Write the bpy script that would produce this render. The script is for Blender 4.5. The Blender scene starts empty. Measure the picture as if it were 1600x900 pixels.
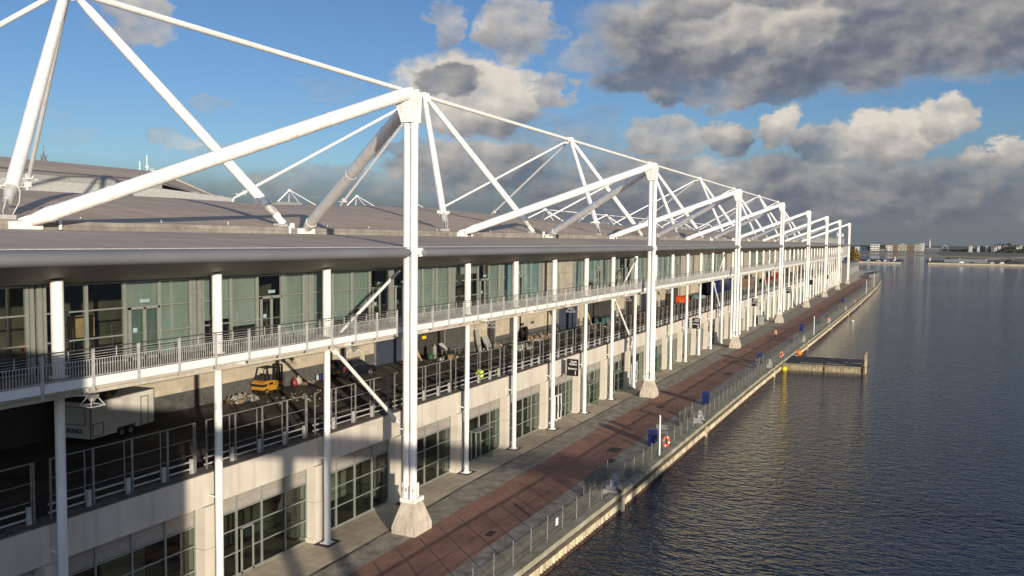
import bpy, math, random
from mathutils import Vector, Matrix
random.seed(7)
S = bpy.context.scene
COL = S.collection
R = math.radians

# ------------------------------------------------------------------ camera
cam = bpy.data.cameras.new('camera'); co = bpy.data.objects.new('camera', cam); COL.objects.link(co)
FX, YAW, PIT, ROL, H = 1280.47, .4590, .0590, .0107, 17.5
F = Vector((math.cos(YAW)*math.cos(PIT), math.sin(YAW)*math.cos(PIT), -math.sin(PIT)))
Rt = Vector((math.sin(YAW), -math.cos(YAW), 0)); Up = Rt.cross(F)
R2 = Rt*math.cos(ROL)+Up*math.sin(ROL); U2 = Up*math.cos(ROL)-Rt*math.sin(ROL)
m = Matrix((R2, U2, -F)).transposed().to_4x4(); m.translation = Vector((0, 0, H))
co.matrix_world = m
cam.sensor_fit = 'HORIZONTAL'; cam.sensor_width = 36; cam.lens = 36*FX/1600
cam.clip_start = .1; cam.clip_end = 20000
S.camera = co
S.render.resolution_x = 1024; S.render.resolution_y = 576

# ------------------------------------------------------------------ light, sky
SUN_AZ = (-.640, -.768); SUN_EL = R(9.45)
w = bpy.data.worlds.new('World'); S.world = w; w.use_nodes = True
nt = w.node_tree; nt.nodes.clear()
def N(nt, t, **k):
    n = nt.nodes.new(t)
    for a, b in k.items():
        if a.startswith('_'): n.inputs[int(a[1:])].default_value = b
        else: setattr(n, a, b)
    return n
def L(nt, a, b): nt.links.new(a, b)
def M(nt, op, a, b=None, c=None, clamp=False):
    n = nt.nodes.new('ShaderNodeMath'); n.operation = op; n.use_clamp = clamp
    for i, v in enumerate((a, b, c)):
        if v is None: continue
        if isinstance(v, (int, float)): n.inputs[i].default_value = v
        else: nt.links.new(v, n.inputs[i])
    return n.outputs[0]
def sky():
    out = N(nt, 'ShaderNodeOutputWorld'); bg = N(nt, 'ShaderNodeBackground')
    sk = N(nt, 'ShaderNodeTexSky', sky_type='NISHITA', sun_disc=False)
    sk.sun_elevation = SUN_EL; sk.sun_rotation = math.atan2(SUN_AZ[0], SUN_AZ[1]) % (2*math.pi)
    sk.air_density = 1.0; sk.dust_density = .4; sk.ozone_density = 2.2; sk.altitude = 50
    tc = N(nt, 'ShaderNodeTexCoord'); g = tc.outputs['Generated']
    sp = N(nt, 'ShaderNodeSeparateXYZ'); L(nt, g, sp.inputs[0])
    az = M(nt, 'MULTIPLY', M(nt, 'ARCTAN2', sp.outputs[1], sp.outputs[0]), 57.2958)
    el = M(nt, 'MULTIPLY', M(nt, 'ARCSINE', sp.outputs[2]), 57.2958)
    # turbulence in (azimuth, elevation) space
    cmb = N(nt, 'ShaderNodeCombineXYZ'); L(nt, az, cmb.inputs[0]); L(nt, M(nt, 'MULTIPLY', el, 1.5), cmb.inputs[1])
    def noise(scale, det, rough=.55, off=0):
        mp = N(nt, 'ShaderNodeMapping'); L(nt, cmb.outputs[0], mp.inputs[0]); mp.inputs['Location'].default_value = (off, off*.7, off*.3)
        n = N(nt, 'ShaderNodeTexNoise'); L(nt, mp.outputs[0], n.inputs['Vector'])
        n.inputs['Scale'].default_value = scale; n.inputs['Detail'].default_value = det; n.inputs['Roughness'].default_value = rough
        return n
    n1 = noise(.16, 7, .58); n2 = noise(.62, 6, .6, 13.)
    sc = N(nt, 'ShaderNodeSeparateColor'); L(nt, n1.outputs['Color'], sc.inputs[0])
    sc2 = N(nt, 'ShaderNodeSeparateColor'); L(nt, n2.outputs['Color'], sc2.inputs[0])
    wx = M(nt, 'MULTIPLY', M(nt, 'SUBTRACT', sc.outputs[0], .5), 7.)
    wx = M(nt, 'ADD', wx, M(nt, 'MULTIPLY', M(nt, 'SUBTRACT', sc2.outputs[0], .5), 2.9))
    wy = M(nt, 'MULTIPLY', M(nt, 'SUBTRACT', sc.outputs[1], .5), 3.6)
    wy = M(nt, 'ADD', wy, M(nt, 'MULTIPLY', M(nt, 'SUBTRACT', sc2.outputs[1], .5), 1.5))
    u = M(nt, 'ADD', az, wx); v = M(nt, 'ADD', el, wy)
    # rough puff value for shading
    pf = noise(.34, 6, .5, 31.); puff = pf.outputs['Fac']
    pf2 = noise(.34, 6, .5, 31.)  # the same field sampled a little towards the light
    pf2.inputs['Vector'].links[0].from_node.inputs['Location'].default_value = (31.+.45, 21.7+.75, 9.3)
    relief = M(nt, 'MULTIPLY', M(nt, 'SUBTRACT', puff, pf2.outputs['Fac']), .75)
    clouds = [(12,3.4,17,2.4,.56,.42,.8),(0,3.2,12,1.9,.5,.42,.6),(25,6.5,7,2.0,.55,.42,.5),(37,4.0,9,1.1,.5,.42,.5),(5.8,13.8,16.3,4.0,.66,.36,1.0),(13.4,10.6,8.3,1.7,.38,.30,.8),(9.5,13.9,5.5,1.4,1.05,.62,.6),(20.5,12.6,3.4,1.6,.8,.5,.6),(-1.8,12.6,6.5,3.0,.50,.40,.8),
     (26.5,14.3,2.7,2.4,.75,.5,.75),(30.7,13.8,1.0,1.7,.75,.6,.6),(29.1,9.8,5.9,2.5,1.1,.48,1.0),(31.2,10.6,2.2,.9,.42,.3,.7),(29.1,4.9,6.6,2.3,.78,.42,.9),
     (23.3,10.2,1.1,1.3,.68,.55,.8),(17.1,4.7,6.0,1.8,.62,.45,.6),(15.9,6.9,2.6,1.4,.9,.5,.8),(12.0,7.1,2.2,1.2,.8,.36,.9),(8.2,7.6,1.5,1.6,1.0,.55,.95),(4.9,6.5,2.3,1.4,.9,.36,.9),(13.2,5.2,2.0,.6,.95,.6,.6),
     (1.9,6.6,2.9,1.8,1.15,.42,1.1),(-1.2,7.5,2.0,1.2,1.0,.5,.9),(-4.9,5.4,1.3,1.0,1.0,.5,.9),(-2.8,5.1,1.2,.8,.8,.45,.8),
     (20.7,8.1,1.8,.8,.6,.5,.4),(50.9,13.2,3.2,1.5,.95,.62,.7),(48.1,6.3,2.9,.55,1.0,.85,.5),(46.4,8.3,1.3,.55,.95,.8,.38),
     (55.7,7.5,1.2,.8,.9,.8,.25),(55.3,6.2,2.0,.6,.9,.8,.28),(45.6,5.9,2.0,.6,.9,.75,.35),(39.5,10.2,2.1,.8,.7,.6,.3),(33.5,6.2,2.6,.9,.62,.4,.6),
     # the rest of the sky, outside the photograph
     (-40,14,18,5,.8,.45,1.),(-75,9,16,4,.8,.4,1.),(95,12,18,5,.8,.45,1.),(150,16,22,6,.9,.5,1.),(-130,30,18,6,1.,.6,.9),(150,45,40,8,.9,.6,.9),(-120,14,40,6,1.1,.8,.9)]
    D = None; T = None
    for cu, cv, ru, rv, top, bot, s in clouds:
        dx = M(nt, 'MULTIPLY', M(nt, 'SUBTRACT', u, cu), 1/(ru*1.12)); dy = M(nt, 'MULTIPLY', M(nt, 'SUBTRACT', v, cv), 1/(rv*1.15))
        r2 = M(nt, 'ADD', M(nt, 'MULTIPLY', dx, dx), M(nt, 'MULTIPLY', dy, dy))
        d = M(nt, 'MULTIPLY', M(nt, 'SUBTRACT', 1.0, r2), 2.1*s if ru < 12 else 1.9*s)
        d = M(nt, 'MINIMUM', M(nt, 'MAXIMUM', d, 0.), s)
        t = M(nt, 'MULTIPLY_ADD', dy, (top-bot)*.62, (top+bot)*.5)
        if D is None: D, T = d, t
        else:
            # blend tone where the new puff covers
            f = M(nt, 'MULTIPLY', d, 1.0, clamp=True)
            T = M(nt, 'ADD', M(nt, 'MULTIPLY', T, M(nt, 'SUBTRACT', 1.0, f)), M(nt, 'MULTIPLY', t, f))
            D = M(nt, 'MAXIMUM', D, d)
    D = M(nt, 'ADD', D, M(nt, 'MULTIPLY', M(nt, 'SUBTRACT', puff, .5), M(nt, 'MULTIPLY', M(nt, 'MINIMUM', D, .5), 1.6)), clamp=True)
    ss = N(nt, 'ShaderNodeMapRange', interpolation_type='SMOOTHSTEP'); L(nt, D, ss.inputs[0])
    ss.inputs[1].default_value = .05; ss.inputs[2].default_value = 1.0
    D = ss.outputs[0]
    T = M(nt, 'ADD', T, relief)
    T = M(nt, 'ADD', T, M(nt, 'MULTIPLY', M(nt, 'SUBTRACT', sc.outputs[2], .5), .75))
    T = M(nt, 'MAXIMUM', T, .16)
    # thin grey veil low over the horizon, thicker to the right (away from the building)
    vb = M(nt, 'ADD', M(nt, 'MULTIPLY', wx, .22), el)
    lim = N(nt, 'ShaderNodeMapRange', interpolation_type='SMOOTHSTEP'); L(nt, az, lim.inputs[0])
    lim.inputs[1].default_value = 40; lim.inputs[2].default_value = 8; lim.inputs[3].default_value = 4.0; lim.inputs[4].default_value = 5.4
    veil = N(nt, 'ShaderNodeMapRange', interpolation_type='SMOOTHSTEP'); L(nt, M(nt, 'DIVIDE', vb, lim.outputs[0]), veil.inputs[0])
    veil.inputs[1].default_value = 1.35; veil.inputs[2].default_value = .45; veil.inputs[3].default_value = 0; veil.inputs[4].default_value = .9
    mul = N(nt, 'ShaderNodeMix', data_type='RGBA', blend_type='MULTIPLY'); mul.inputs[0].default_value = 1
    L(nt, sk.outputs[0], mul.inputs[6]); K = SKY_K = .100; mul.inputs[7].default_value = (K*.60, K*.74, K*.98, 1)
    vm = N(nt, 'ShaderNodeMix', data_type='RGBA'); L(nt, veil.outputs[0], vm.inputs[0]); L(nt, mul.outputs[2], vm.inputs[6]); vm.inputs[7].default_value = (.120, .137, .162, 1)
    cr = N(nt, 'ShaderNodeValToRGB'); e = cr.color_ramp.elements
    e[0].position = .15; e[0].color = (.080, .095, .128, 1); e[1].position = 1.; e[1].color = (.60, .545, .47, 1)
    a = e.new(.38); a.color = (.135, .145, .175, 1); a = e.new(.65); a.color = (.315, .30, .285, 1)
    L(nt, T, cr.inputs[0])
    cm = N(nt, 'ShaderNodeMix', data_type='RGBA'); L(nt, M(nt, 'MULTIPLY', D, .96), cm.inputs[0]); L(nt, vm.outputs[2], cm.inputs[6]); L(nt, cr.outputs[0], cm.inputs[7])
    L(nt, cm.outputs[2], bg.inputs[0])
    # sky on the low sun's side brightened as added fill for the shaded walls
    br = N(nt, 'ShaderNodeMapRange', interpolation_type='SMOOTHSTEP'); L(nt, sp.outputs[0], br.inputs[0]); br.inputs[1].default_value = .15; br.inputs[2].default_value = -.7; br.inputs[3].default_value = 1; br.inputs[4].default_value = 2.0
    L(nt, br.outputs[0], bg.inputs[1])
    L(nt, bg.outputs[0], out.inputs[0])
sky()
sl = bpy.data.lights.new('sun', 'SUN'); sl.energy = 4.6; sl.angle = R(.55); sl.color = (1.0, .87, .69)
so = bpy.data.objects.new('sun', sl); COL.objects.link(so)
sd = Vector((SUN_AZ[0]*math.cos(SUN_EL), SUN_AZ[1]*math.cos(SUN_EL), math.sin(SUN_EL)))
so.rotation_euler = sd.to_track_quat('Z', 'Y').to_euler(); so.location = (-60, -60, 40)
S.view_settings.view_transform = 'Standard'; S.view_settings.look = 'None'
S.view_settings.exposure = 0.33; S.view_settings.gamma = 1

# ------------------------------------------------------------------ materials
def mat(name, col, rough=.6, metal=0, var=.12, nscale=3., bump=0, col2=None, spec=.5, coat=0, stretch=(1, 1, 1), detail=5):
    m = bpy.data.materials.new(name); m.use_nodes = True; t = m.node_tree; b = t.nodes['Principled BSDF']
    b.inputs['Roughness'].default_value = rough; b.inputs['Metallic'].default_value = metal
    b.inputs['Specular IOR Level'].default_value = spec; b.inputs['Coat Weight'].default_value = coat
    tc = N(t, 'ShaderNodeTexCoord'); mp = N(t, 'ShaderNodeMapping'); L(t, tc.outputs['Object'], mp.inputs[0]); mp.inputs['Scale'].default_value = stretch
    n = N(t, 'ShaderNodeTexNoise'); L(t, mp.outputs[0], n.inputs['Vector']); n.inputs['Scale'].default_value = nscale; n.inputs['Detail'].default_value = detail; n.inputs['Roughness'].default_value = .6
    c2 = col2 or tuple(x*(1-var*2) for x in col); c1 = tuple(min(1, x*(1+var)) for x in col) if not col2 else col
    r = N(t, 'ShaderNodeValToRGB'); r.color_ramp.elements[0].position = .35; r.color_ramp.elements[1].position = .65
    r.color_ramp.elements[0].color = (*c2, 1); r.color_ramp.elements[1].color = (*c1, 1)
    L(t, n.outputs['Fac'], r.inputs[0]); L(t, r.outputs[0], b.inputs['Base Color'])
    if bump:
        bp = N(t, 'ShaderNodeBump'); bp.inputs['Strength'].default_value = bump; bp.inputs['Distance'].default_value = .02
        n3 = N(t, 'ShaderNodeTexNoise'); L(t, mp.outputs[0], n3.inputs['Vector']); n3.inputs['Scale'].default_value = nscale*6
        L(t, n3.outputs['Fac'], bp.inputs['Height']); L(t, bp.outputs[0], b.inputs['Normal'])
    m['_rgb'] = n.name
    return m
def streak(m, colr, amount=.5, scale=(2.2, 2.2, .12)):
    """vertical run-off streaks of dirt mixed over a material"""
    t = m.node_tree; b = t.nodes['Principled BSDF']; src = b.inputs['Base Color'].links[0].from_socket
    tc = N(t, 'ShaderNodeTexCoord'); mp = N(t, 'ShaderNodeMapping'); L(t, tc.outputs['Object'], mp.inputs[0]); mp.inputs['Scale'].default_value = scale
    n = N(t, 'ShaderNodeTexNoise'); L(t, mp.outputs[0], n.inputs['Vector']); n.inputs['Scale'].default_value = 2.; n.inputs['Detail'].default_value = 6
    r = N(t, 'ShaderNodeValToRGB'); r.color_ramp.elements[0].position = .48; r.color_ramp.elements[1].position = .72
    r.color_ramp.elements[0].color = (0, 0, 0, 1); r.color_ramp.elements[1].color = (amount,)*3+(1,)
    L(t, n.outputs['Fac'], r.inputs[0])
    mx = N(t, 'ShaderNodeMix', data_type='RGBA'); L(t, r.outputs[0], mx.inputs[0]); L(t, src, mx.inputs[6]); mx.inputs[7].default_value = (*colr, 1)
    L(t, mx.outputs[2], b.inputs['Base Color']); return m
def grid(m, sx, sy, mortar, dark, ax='XY', offset=.5, amt=.7):
    """joint lines laid over a material (world units)"""
    t = m.node_tree; b = t.nodes['Principled BSDF']; src = b.inputs['Base Color'].links[0].from_socket
    tc = N(t, 'ShaderNodeTexCoord'); mp = N(t, 'ShaderNodeMapping'); L(t, tc.outputs['Object'], mp.inputs[0])
    if ax == 'XZ': mp.inputs['Rotation'].default_value = (R(90), 0, 0)
    br = N(t, 'ShaderNodeTexBrick', offset=offset); L(t, mp.outputs[0], br.inputs['Vector'])
    br.inputs['Scale'].default_value = 1; br.inputs['Brick Width'].default_value = sx; br.inputs['Row Height'].default_value = sy; br.inputs['Mortar Size'].default_value = mortar
    br.inputs['Color1'].default_value = (1, 1, 1, 1); br.inputs['Color2'].default_value = (.72, .72, .72, 1); br.inputs['Mortar'].default_value = (dark, dark, dark, 1)
    br.inputs['Mortar Smooth'].default_value = .2
    mx = N(t, 'ShaderNodeMix', data_type='RGBA', blend_type='MULTIPLY'); mx.inputs[0].default_value = amt
    L(t, src, mx.inputs[6]); L(t, br.outputs['Color'], mx.inputs[7]); L(t, mx.outputs[2], b.inputs['Base Color']); return m
MT = {}
MT['white'] = streak(mat('white_steel_paint', (.80, .79, .77), .38, var=.03, nscale=.6), (.46, .42, .36), .42, (1.5, 1.5, .22))
MT['white2'] = mat('white_panel_paint', (.78, .78, .77), .45, var=.03)
MT['beamc'] = mat('cream_beam_steel', (.50, .46, .40), .6, var=.08)  # cream base, darker than the white fascia
MT['concrete'] = streak(mat('pale_concrete', (.54, .48, .39), .85, var=.10, nscale=1.4, bump=.25), (.20, .17, .14), .5)
MT['render'] = streak(mat('cream_wall_render', (.56, .515, .44), .8, var=.05, nscale=.5, bump=.08), (.34, .30, .27), .45, (1.1, 1.1, .09))
MT['roof'] = streak(mat('brown_grey_roof_membrane', (.47, .375, .29), .8, var=.07, nscale=.25, stretch=(.35, 2.2, 1)), (.36, .285, .22), .35, (.6, .08, 1))
grid(MT['roof'], 1.0, 60, .02, .55, 'XY', 0, .5)
MT['nose'] = mat('blue_grey_eaves_sheet', (.165, .17, .185), .65, metal=.05, var=.05, nscale=.4)
MT['soffit'] = mat('brown_soffit_board', (.40, .34, .29), .6, var=.08, nscale=.7, stretch=(.4, 3, 1))
MT['kerb'] = grid(mat('weathered_concrete_upstand', (.30, .275, .24), .9, var=.14, nscale=1.2, bump=.2), 2.4, .3, .02, .5, 'XZ', .5, .8)
MT['alu'] = mat('grey_green_aluminium', (.31, .33, .30), .4, metal=.35, var=.05)
MT['galv'] = mat('galvanised_steel', (.46, .46, .45), .5, metal=.12, var=.12, nscale=4)
MT['fencem'] = mat('dull_green_grey_mesh', (.095, .10, .09), .6, var=.2)
MT['galvd'] = mat('dull_grey_steel', (.21, .21, .20), .55, metal=.1, var=.15, nscale=4)
MT['rail'] = mat('dark_handrail', (.10, .10, .10), .4, metal=.4)
MT['deck'] = mat('dark_asphalt_deck', (.075, .066, .055), .92, var=.3, nscale=.35, bump=.4, detail=9)
MT['wallc'] = grid(streak(mat('cream_block_wall', (.50, .44, .34), .85, var=.06, nscale=.8), (.28, .24, .2), .3), .9, .45, .02, .75, 'XZ')
MT['wallg'] = mat('dark_grey_wall_plinth', (.085, .085, .082), .8, var=.15)
MT['doorb'] = mat('dark_blue_roller_door', (.045, .055, .085), .55, var=.1)
MT['doorg'] = grid(mat('charcoal_roller_door', (.06, .058, .052), .6, var=.1), 60, .1, .02, .6, 'XZ', 0)
MT['black'] = mat('black_paint', (.015, .015, .016), .4)
MT['rubber'] = mat('tyre_rubber', (.02, .02, .02), .85)
MT['blind'] = mat('sea_green_blind', (.30, .345, .33), .7, var=.10, nscale=.8, stretch=(1, 1, .4))
MT['blind2'] = mat('teal_blind', (.24, .36, .39), .7, var=.10, nscale=.8)
MT['cream'] = grid(mat('cream_infill_panel', (.40, .36, .30), .6, var=.06, nscale=.7), 1.01, 1.15, .02, .6, 'XZ', 0)
MT['louv'] = grid(mat('cream_louvre', (.40, .37, .33), .6, var=.05), 40, .085, .018, .45, 'XZ', 0, .85)
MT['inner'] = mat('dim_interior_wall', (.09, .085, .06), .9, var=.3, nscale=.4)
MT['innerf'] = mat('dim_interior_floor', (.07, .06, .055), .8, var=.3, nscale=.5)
MT['red'] = mat('red_plastic', (.26, .03, .025), .5)
MT['orange'] = mat('orange_red_plastic', (.72, .10, .025), .45, var=.08)
MT['orange2'] = mat('bright_orange_buoy', (.80, .20, .03), .5, var=.1)
MT['yellow'] = mat('yellow_plastic', (.75, .55, .02), .45)
MT['hivis'] = mat('fluorescent_yellow_cloth', (.62, .85, .03), .7, var=.08, nscale=9)
MT['forky'] = mat('amber_truck_paint', (.42, .20, .02), .45, var=.06)
MT['navy'] = mat('navy_blue_paint', (.012, .022, .10), .3, var=.1, coat=.3)
MT['bluebin'] = mat('royal_blue_plastic', (.010, .022, .12), .4, var=.12)
MT['carpaint'] = mat('black_blue_car_paint', (.012, .014, .022), .18, coat=.7)
MT['glassd'] = mat('dark_vehicle_glass', (.012, .016, .018), .06, spec=.7)
MT['chrome'] = mat('alloy_wheel', (.55, .55, .55), .3, metal=.8)
MT['trail'] = mat('off_white_trailer_panel', (.62, .60, .55), .5, var=.05, nscale=1)
MT['trim'] = mat('grey_trailer_trim', (.17, .17, .17), .5)
MT['skin'] = mat('skin', (.42, .25, .17), .6)
MT['beige'] = mat('beige_coat_cloth', (.42, .30, .17), .85, nscale=9)
MT['dcloth'] = mat('dark_trouser_cloth', (.03, .03, .035), .9)
MT['hair'] = mat('brown_hair', (.05, .03, .02), .7)
MT['wood'] = mat('weathered_timber', (.20, .155, .10), .85, var=.25, nscale=2.5, stretch=(1, 6, 6))
MT['woodl'] = mat('pale_plank', (.46, .31, .16), .8, var=.15, nscale=3)
MT['woodg'] = mat('dark_wet_jetty_deck', (.060, .057, .055), .7, var=.35, nscale=.8, stretch=(2.5, .5, 1))
MT['jside'] = streak(mat('lichened_jetty_timber', (.33, .28, .18), .9, var=.3, nscale=1.6, stretch=(1, 3, 1)), (.10, .09, .06), .7, (1., 2.5, .3))
MT['pale'] = mat('pale_blue_plastic', (.30, .42, .46), .5)
MT['teal'] = mat('sea_green_tarpaulin', (.05, .11, .115), .7, var=.2)
MT['sheet'] = streak(mat('algae_stained_sheet_piling', (.56, .50, .35), .85, var=.25, nscale=.9, stretch=(3, 3, 1)), (.20, .13, .08), .8, (3., 3., .3))
MT['coping'] = mat('mossy_coping_concrete', (.40, .37, .29), .9, var=.16, nscale=.8, bump=.3, col2=(.20, .20, .12))
MT['fender'] = mat('dark_timber_fender', (.115, .088, .065), .85, var=.25, nscale=1.5, stretch=(.6, 3, 3))
MT['rust'] = mat('rusty_wet_steel', (.10, .045, .03), .6, var=.4, nscale=2.)
MT['pave'] = grid(mat('grey_paving_slabs', (.58, .48, .34), .9, var=.14, nscale=.22, detail=9), .6, .6, .022, .62, 'XY', 0, .75)
MT['brick'] = grid(mat('red_brown_brick_paving', (.33, .175, .12), .92, var=.16, nscale=.3, detail=9), .42, .21, .012, .72, 'XY', .5, .6)
MT['setts'] = grid(mat('grey_granite_setts', (.40, .355, .275), .9, var=.20, nscale=1.1, detail=9), .22, .16, .02, .5, 'XY', .5, .7)
MT['dark_joint'] = mat('dark_drain_channel', (.14, .125, .10), .9, var=.45, nscale=.7)
MT['iron'] = mat('dark_iron_cover', (.055, .045, .04), .8, var=.3)
MT['signk'] = mat('black_sign_face', (.012, .012, .012), .35)
MT['signw'] = mat('white_lettering', (.75, .75, .75), .6)
MT['signl'] = mat('dark_lettering', (.02, .02, .05), .6)
MT['ledge'] = mat('dark_brown_deck_kerb', (.16, .14, .12), .9, var=.2)
MT['plant'] = mat('grey_plant_cladding', (.30, .31, .30), .6, var=.08)
MT['fibre'] = mat('white_bag_plastic', (.36, .35, .32), .55, var=.2, nscale=7)
MT['cardb'] = mat('brown_cardboard', (.22, .15, .09), .85)
MT['green'] = mat('green_plastic', (.03, .09, .05), .6)
MT['grass'] = mat('dull_airfield_grass', (.105, .105, .06), .95, var=.3, nscale=.01, col2=(.15, .135, .10))
MT['land'] = mat('far_bank_ground', (.12, .11, .09), .95, var=.25, nscale=.02)
MT['leaf'] = mat('autumn_foliage', (.20, .14, .03), .8, var=.4, nscale=1.2)
MT['leafd'] = mat('dark_far_foliage', (.035, .04, .03), .9, var=.4, nscale=.1)
MT['bark'] = mat('bark', (.08, .06, .04), .9)
MT['bwhite'] = mat('white_far_render', (.62, .60, .56), .8, var=.1)
MT['bbrown'] = mat('brown_far_brick', (.24, .15, .11), .85, var=.1)
MT['bcream'] = mat('cream_far_render', (.50, .46, .36), .8, var=.1)
MT['bgrey'] = mat('grey_far_cladding', (.16, .17, .18), .6, var=.1)
MT['bred'] = mat('red_far_panel', (.40, .10, .07), .7, var=.1)
MT['bwin'] = mat('far_window_band', (.06, .07, .075), .3)
MT['bridge'] = mat('dark_bridge_concrete', (.14, .12, .10), .85, var=.15)
def glass(name, tint, clear, rough=.03):
    m = bpy.data.materials.new(name); m.use_nodes = True; t = m.node_tree; t.nodes.clear()
    o = N(t, 'ShaderNodeOutputMaterial'); tr = N(t, 'ShaderNodeBsdfTransparent'); tr.inputs[0].default_value = (*tint, 1)
    g = N(t, 'ShaderNodeBsdfGlossy'); g.inputs['Roughness'].default_value = rough; g.inputs[0].default_value = (.9, .95, .93, 1)
    fr = N(t, 'ShaderNodeFresnel'); fr.inputs[0].default_value = 1.5
    tc = N(t, 'ShaderNodeTexCoord'); n = N(t, 'ShaderNodeTexNoise'); L(t, tc.outputs['Object'], n.inputs['Vector']); n.inputs['Scale'].default_value = .7
    bp = N(t, 'ShaderNodeBump'); bp.inputs['Strength'].default_value = .12; bp.inputs['Distance'].default_value = .05
    L(t, n.outputs['Fac'], bp.inputs['Height']); L(t, bp.outputs[0], g.inputs['Normal'])
    mx = N(t, 'ShaderNodeMixShader'); L(t, M(t, 'MULTIPLY_ADD', fr.outputs[0], .9, 1-clear), mx.inputs[0]); L(t, tr.outputs[0], mx.inputs[1]); L(t, g.outputs[0], mx.inputs[2]); L(t, mx.outputs[0], o.inputs[0]); return m
MT['glass'] = glass('clear_green_tinted_glass', (.80, .86, .82), .97)
MT['glassl'] = glass('clear_grey_green_glass', (.55, .66, .60), .96)
def water():
    m = bpy.data.materials.new('dark_dock_water'); m.use_nodes = True; t = m.node_tree; b = t.nodes['Principled BSDF']
    b.inputs['Base Color'].default_value = (.014, .026, .044, 1); b.inputs['IOR'].default_value = 1.333; b.inputs['Roughness'].default_value = .05; b.inputs['Specular Tint'].default_value = (.82, .90, 1.0, 1)
    tc = N(t, 'ShaderNodeTexCoord')
    def nz(scale, st, rot, det, ro=.6):
        mp = N(t, 'ShaderNodeMapping'); L(t, tc.outputs['Object'], mp.inputs[0]); mp.inputs['Scale'].default_value = st; mp.inputs['Rotation'].default_value = (0, 0, R(rot))
        n = N(t, 'ShaderNodeTexNoise'); L(t, mp.outputs[0], n.inputs['Vector']); n.inputs['Scale'].default_value = scale; n.inputs['Detail'].default_value = det; n.inputs['Roughness'].default_value = ro
        return n.outputs['Fac']
    a = nz(3.1, (1, .5, 1), 26, 2.2, .55); c = nz(1.3, (1, .7, 1), 55, 2, .5); big = nz(.02, (1, .4, 1), 10, 4)
    h = M(t, 'ADD', M(t, 'MULTIPLY', a, .5), M(t, 'MULTIPLY', c, .55))
    # calmer and rougher patches of wind
    pw = N(t, 'ShaderNodeMapRange'); L(t, big, pw.inputs[0]); pw.inputs[1].default_value = .35; pw.inputs[2].default_value = .65; pw.inputs[3].default_value = .6; pw.inputs[4].default_value = 1.0
    bp = N(t, 'ShaderNodeBump'); bp.inputs['Distance'].default_value = .56; L(t, pw.outputs[0], bp.inputs['Strength'])
    L(t, h, bp.inputs['Height']); L(t, bp.outputs[0], b.inputs['Normal']); return m
MT['water'] = water()

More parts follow.
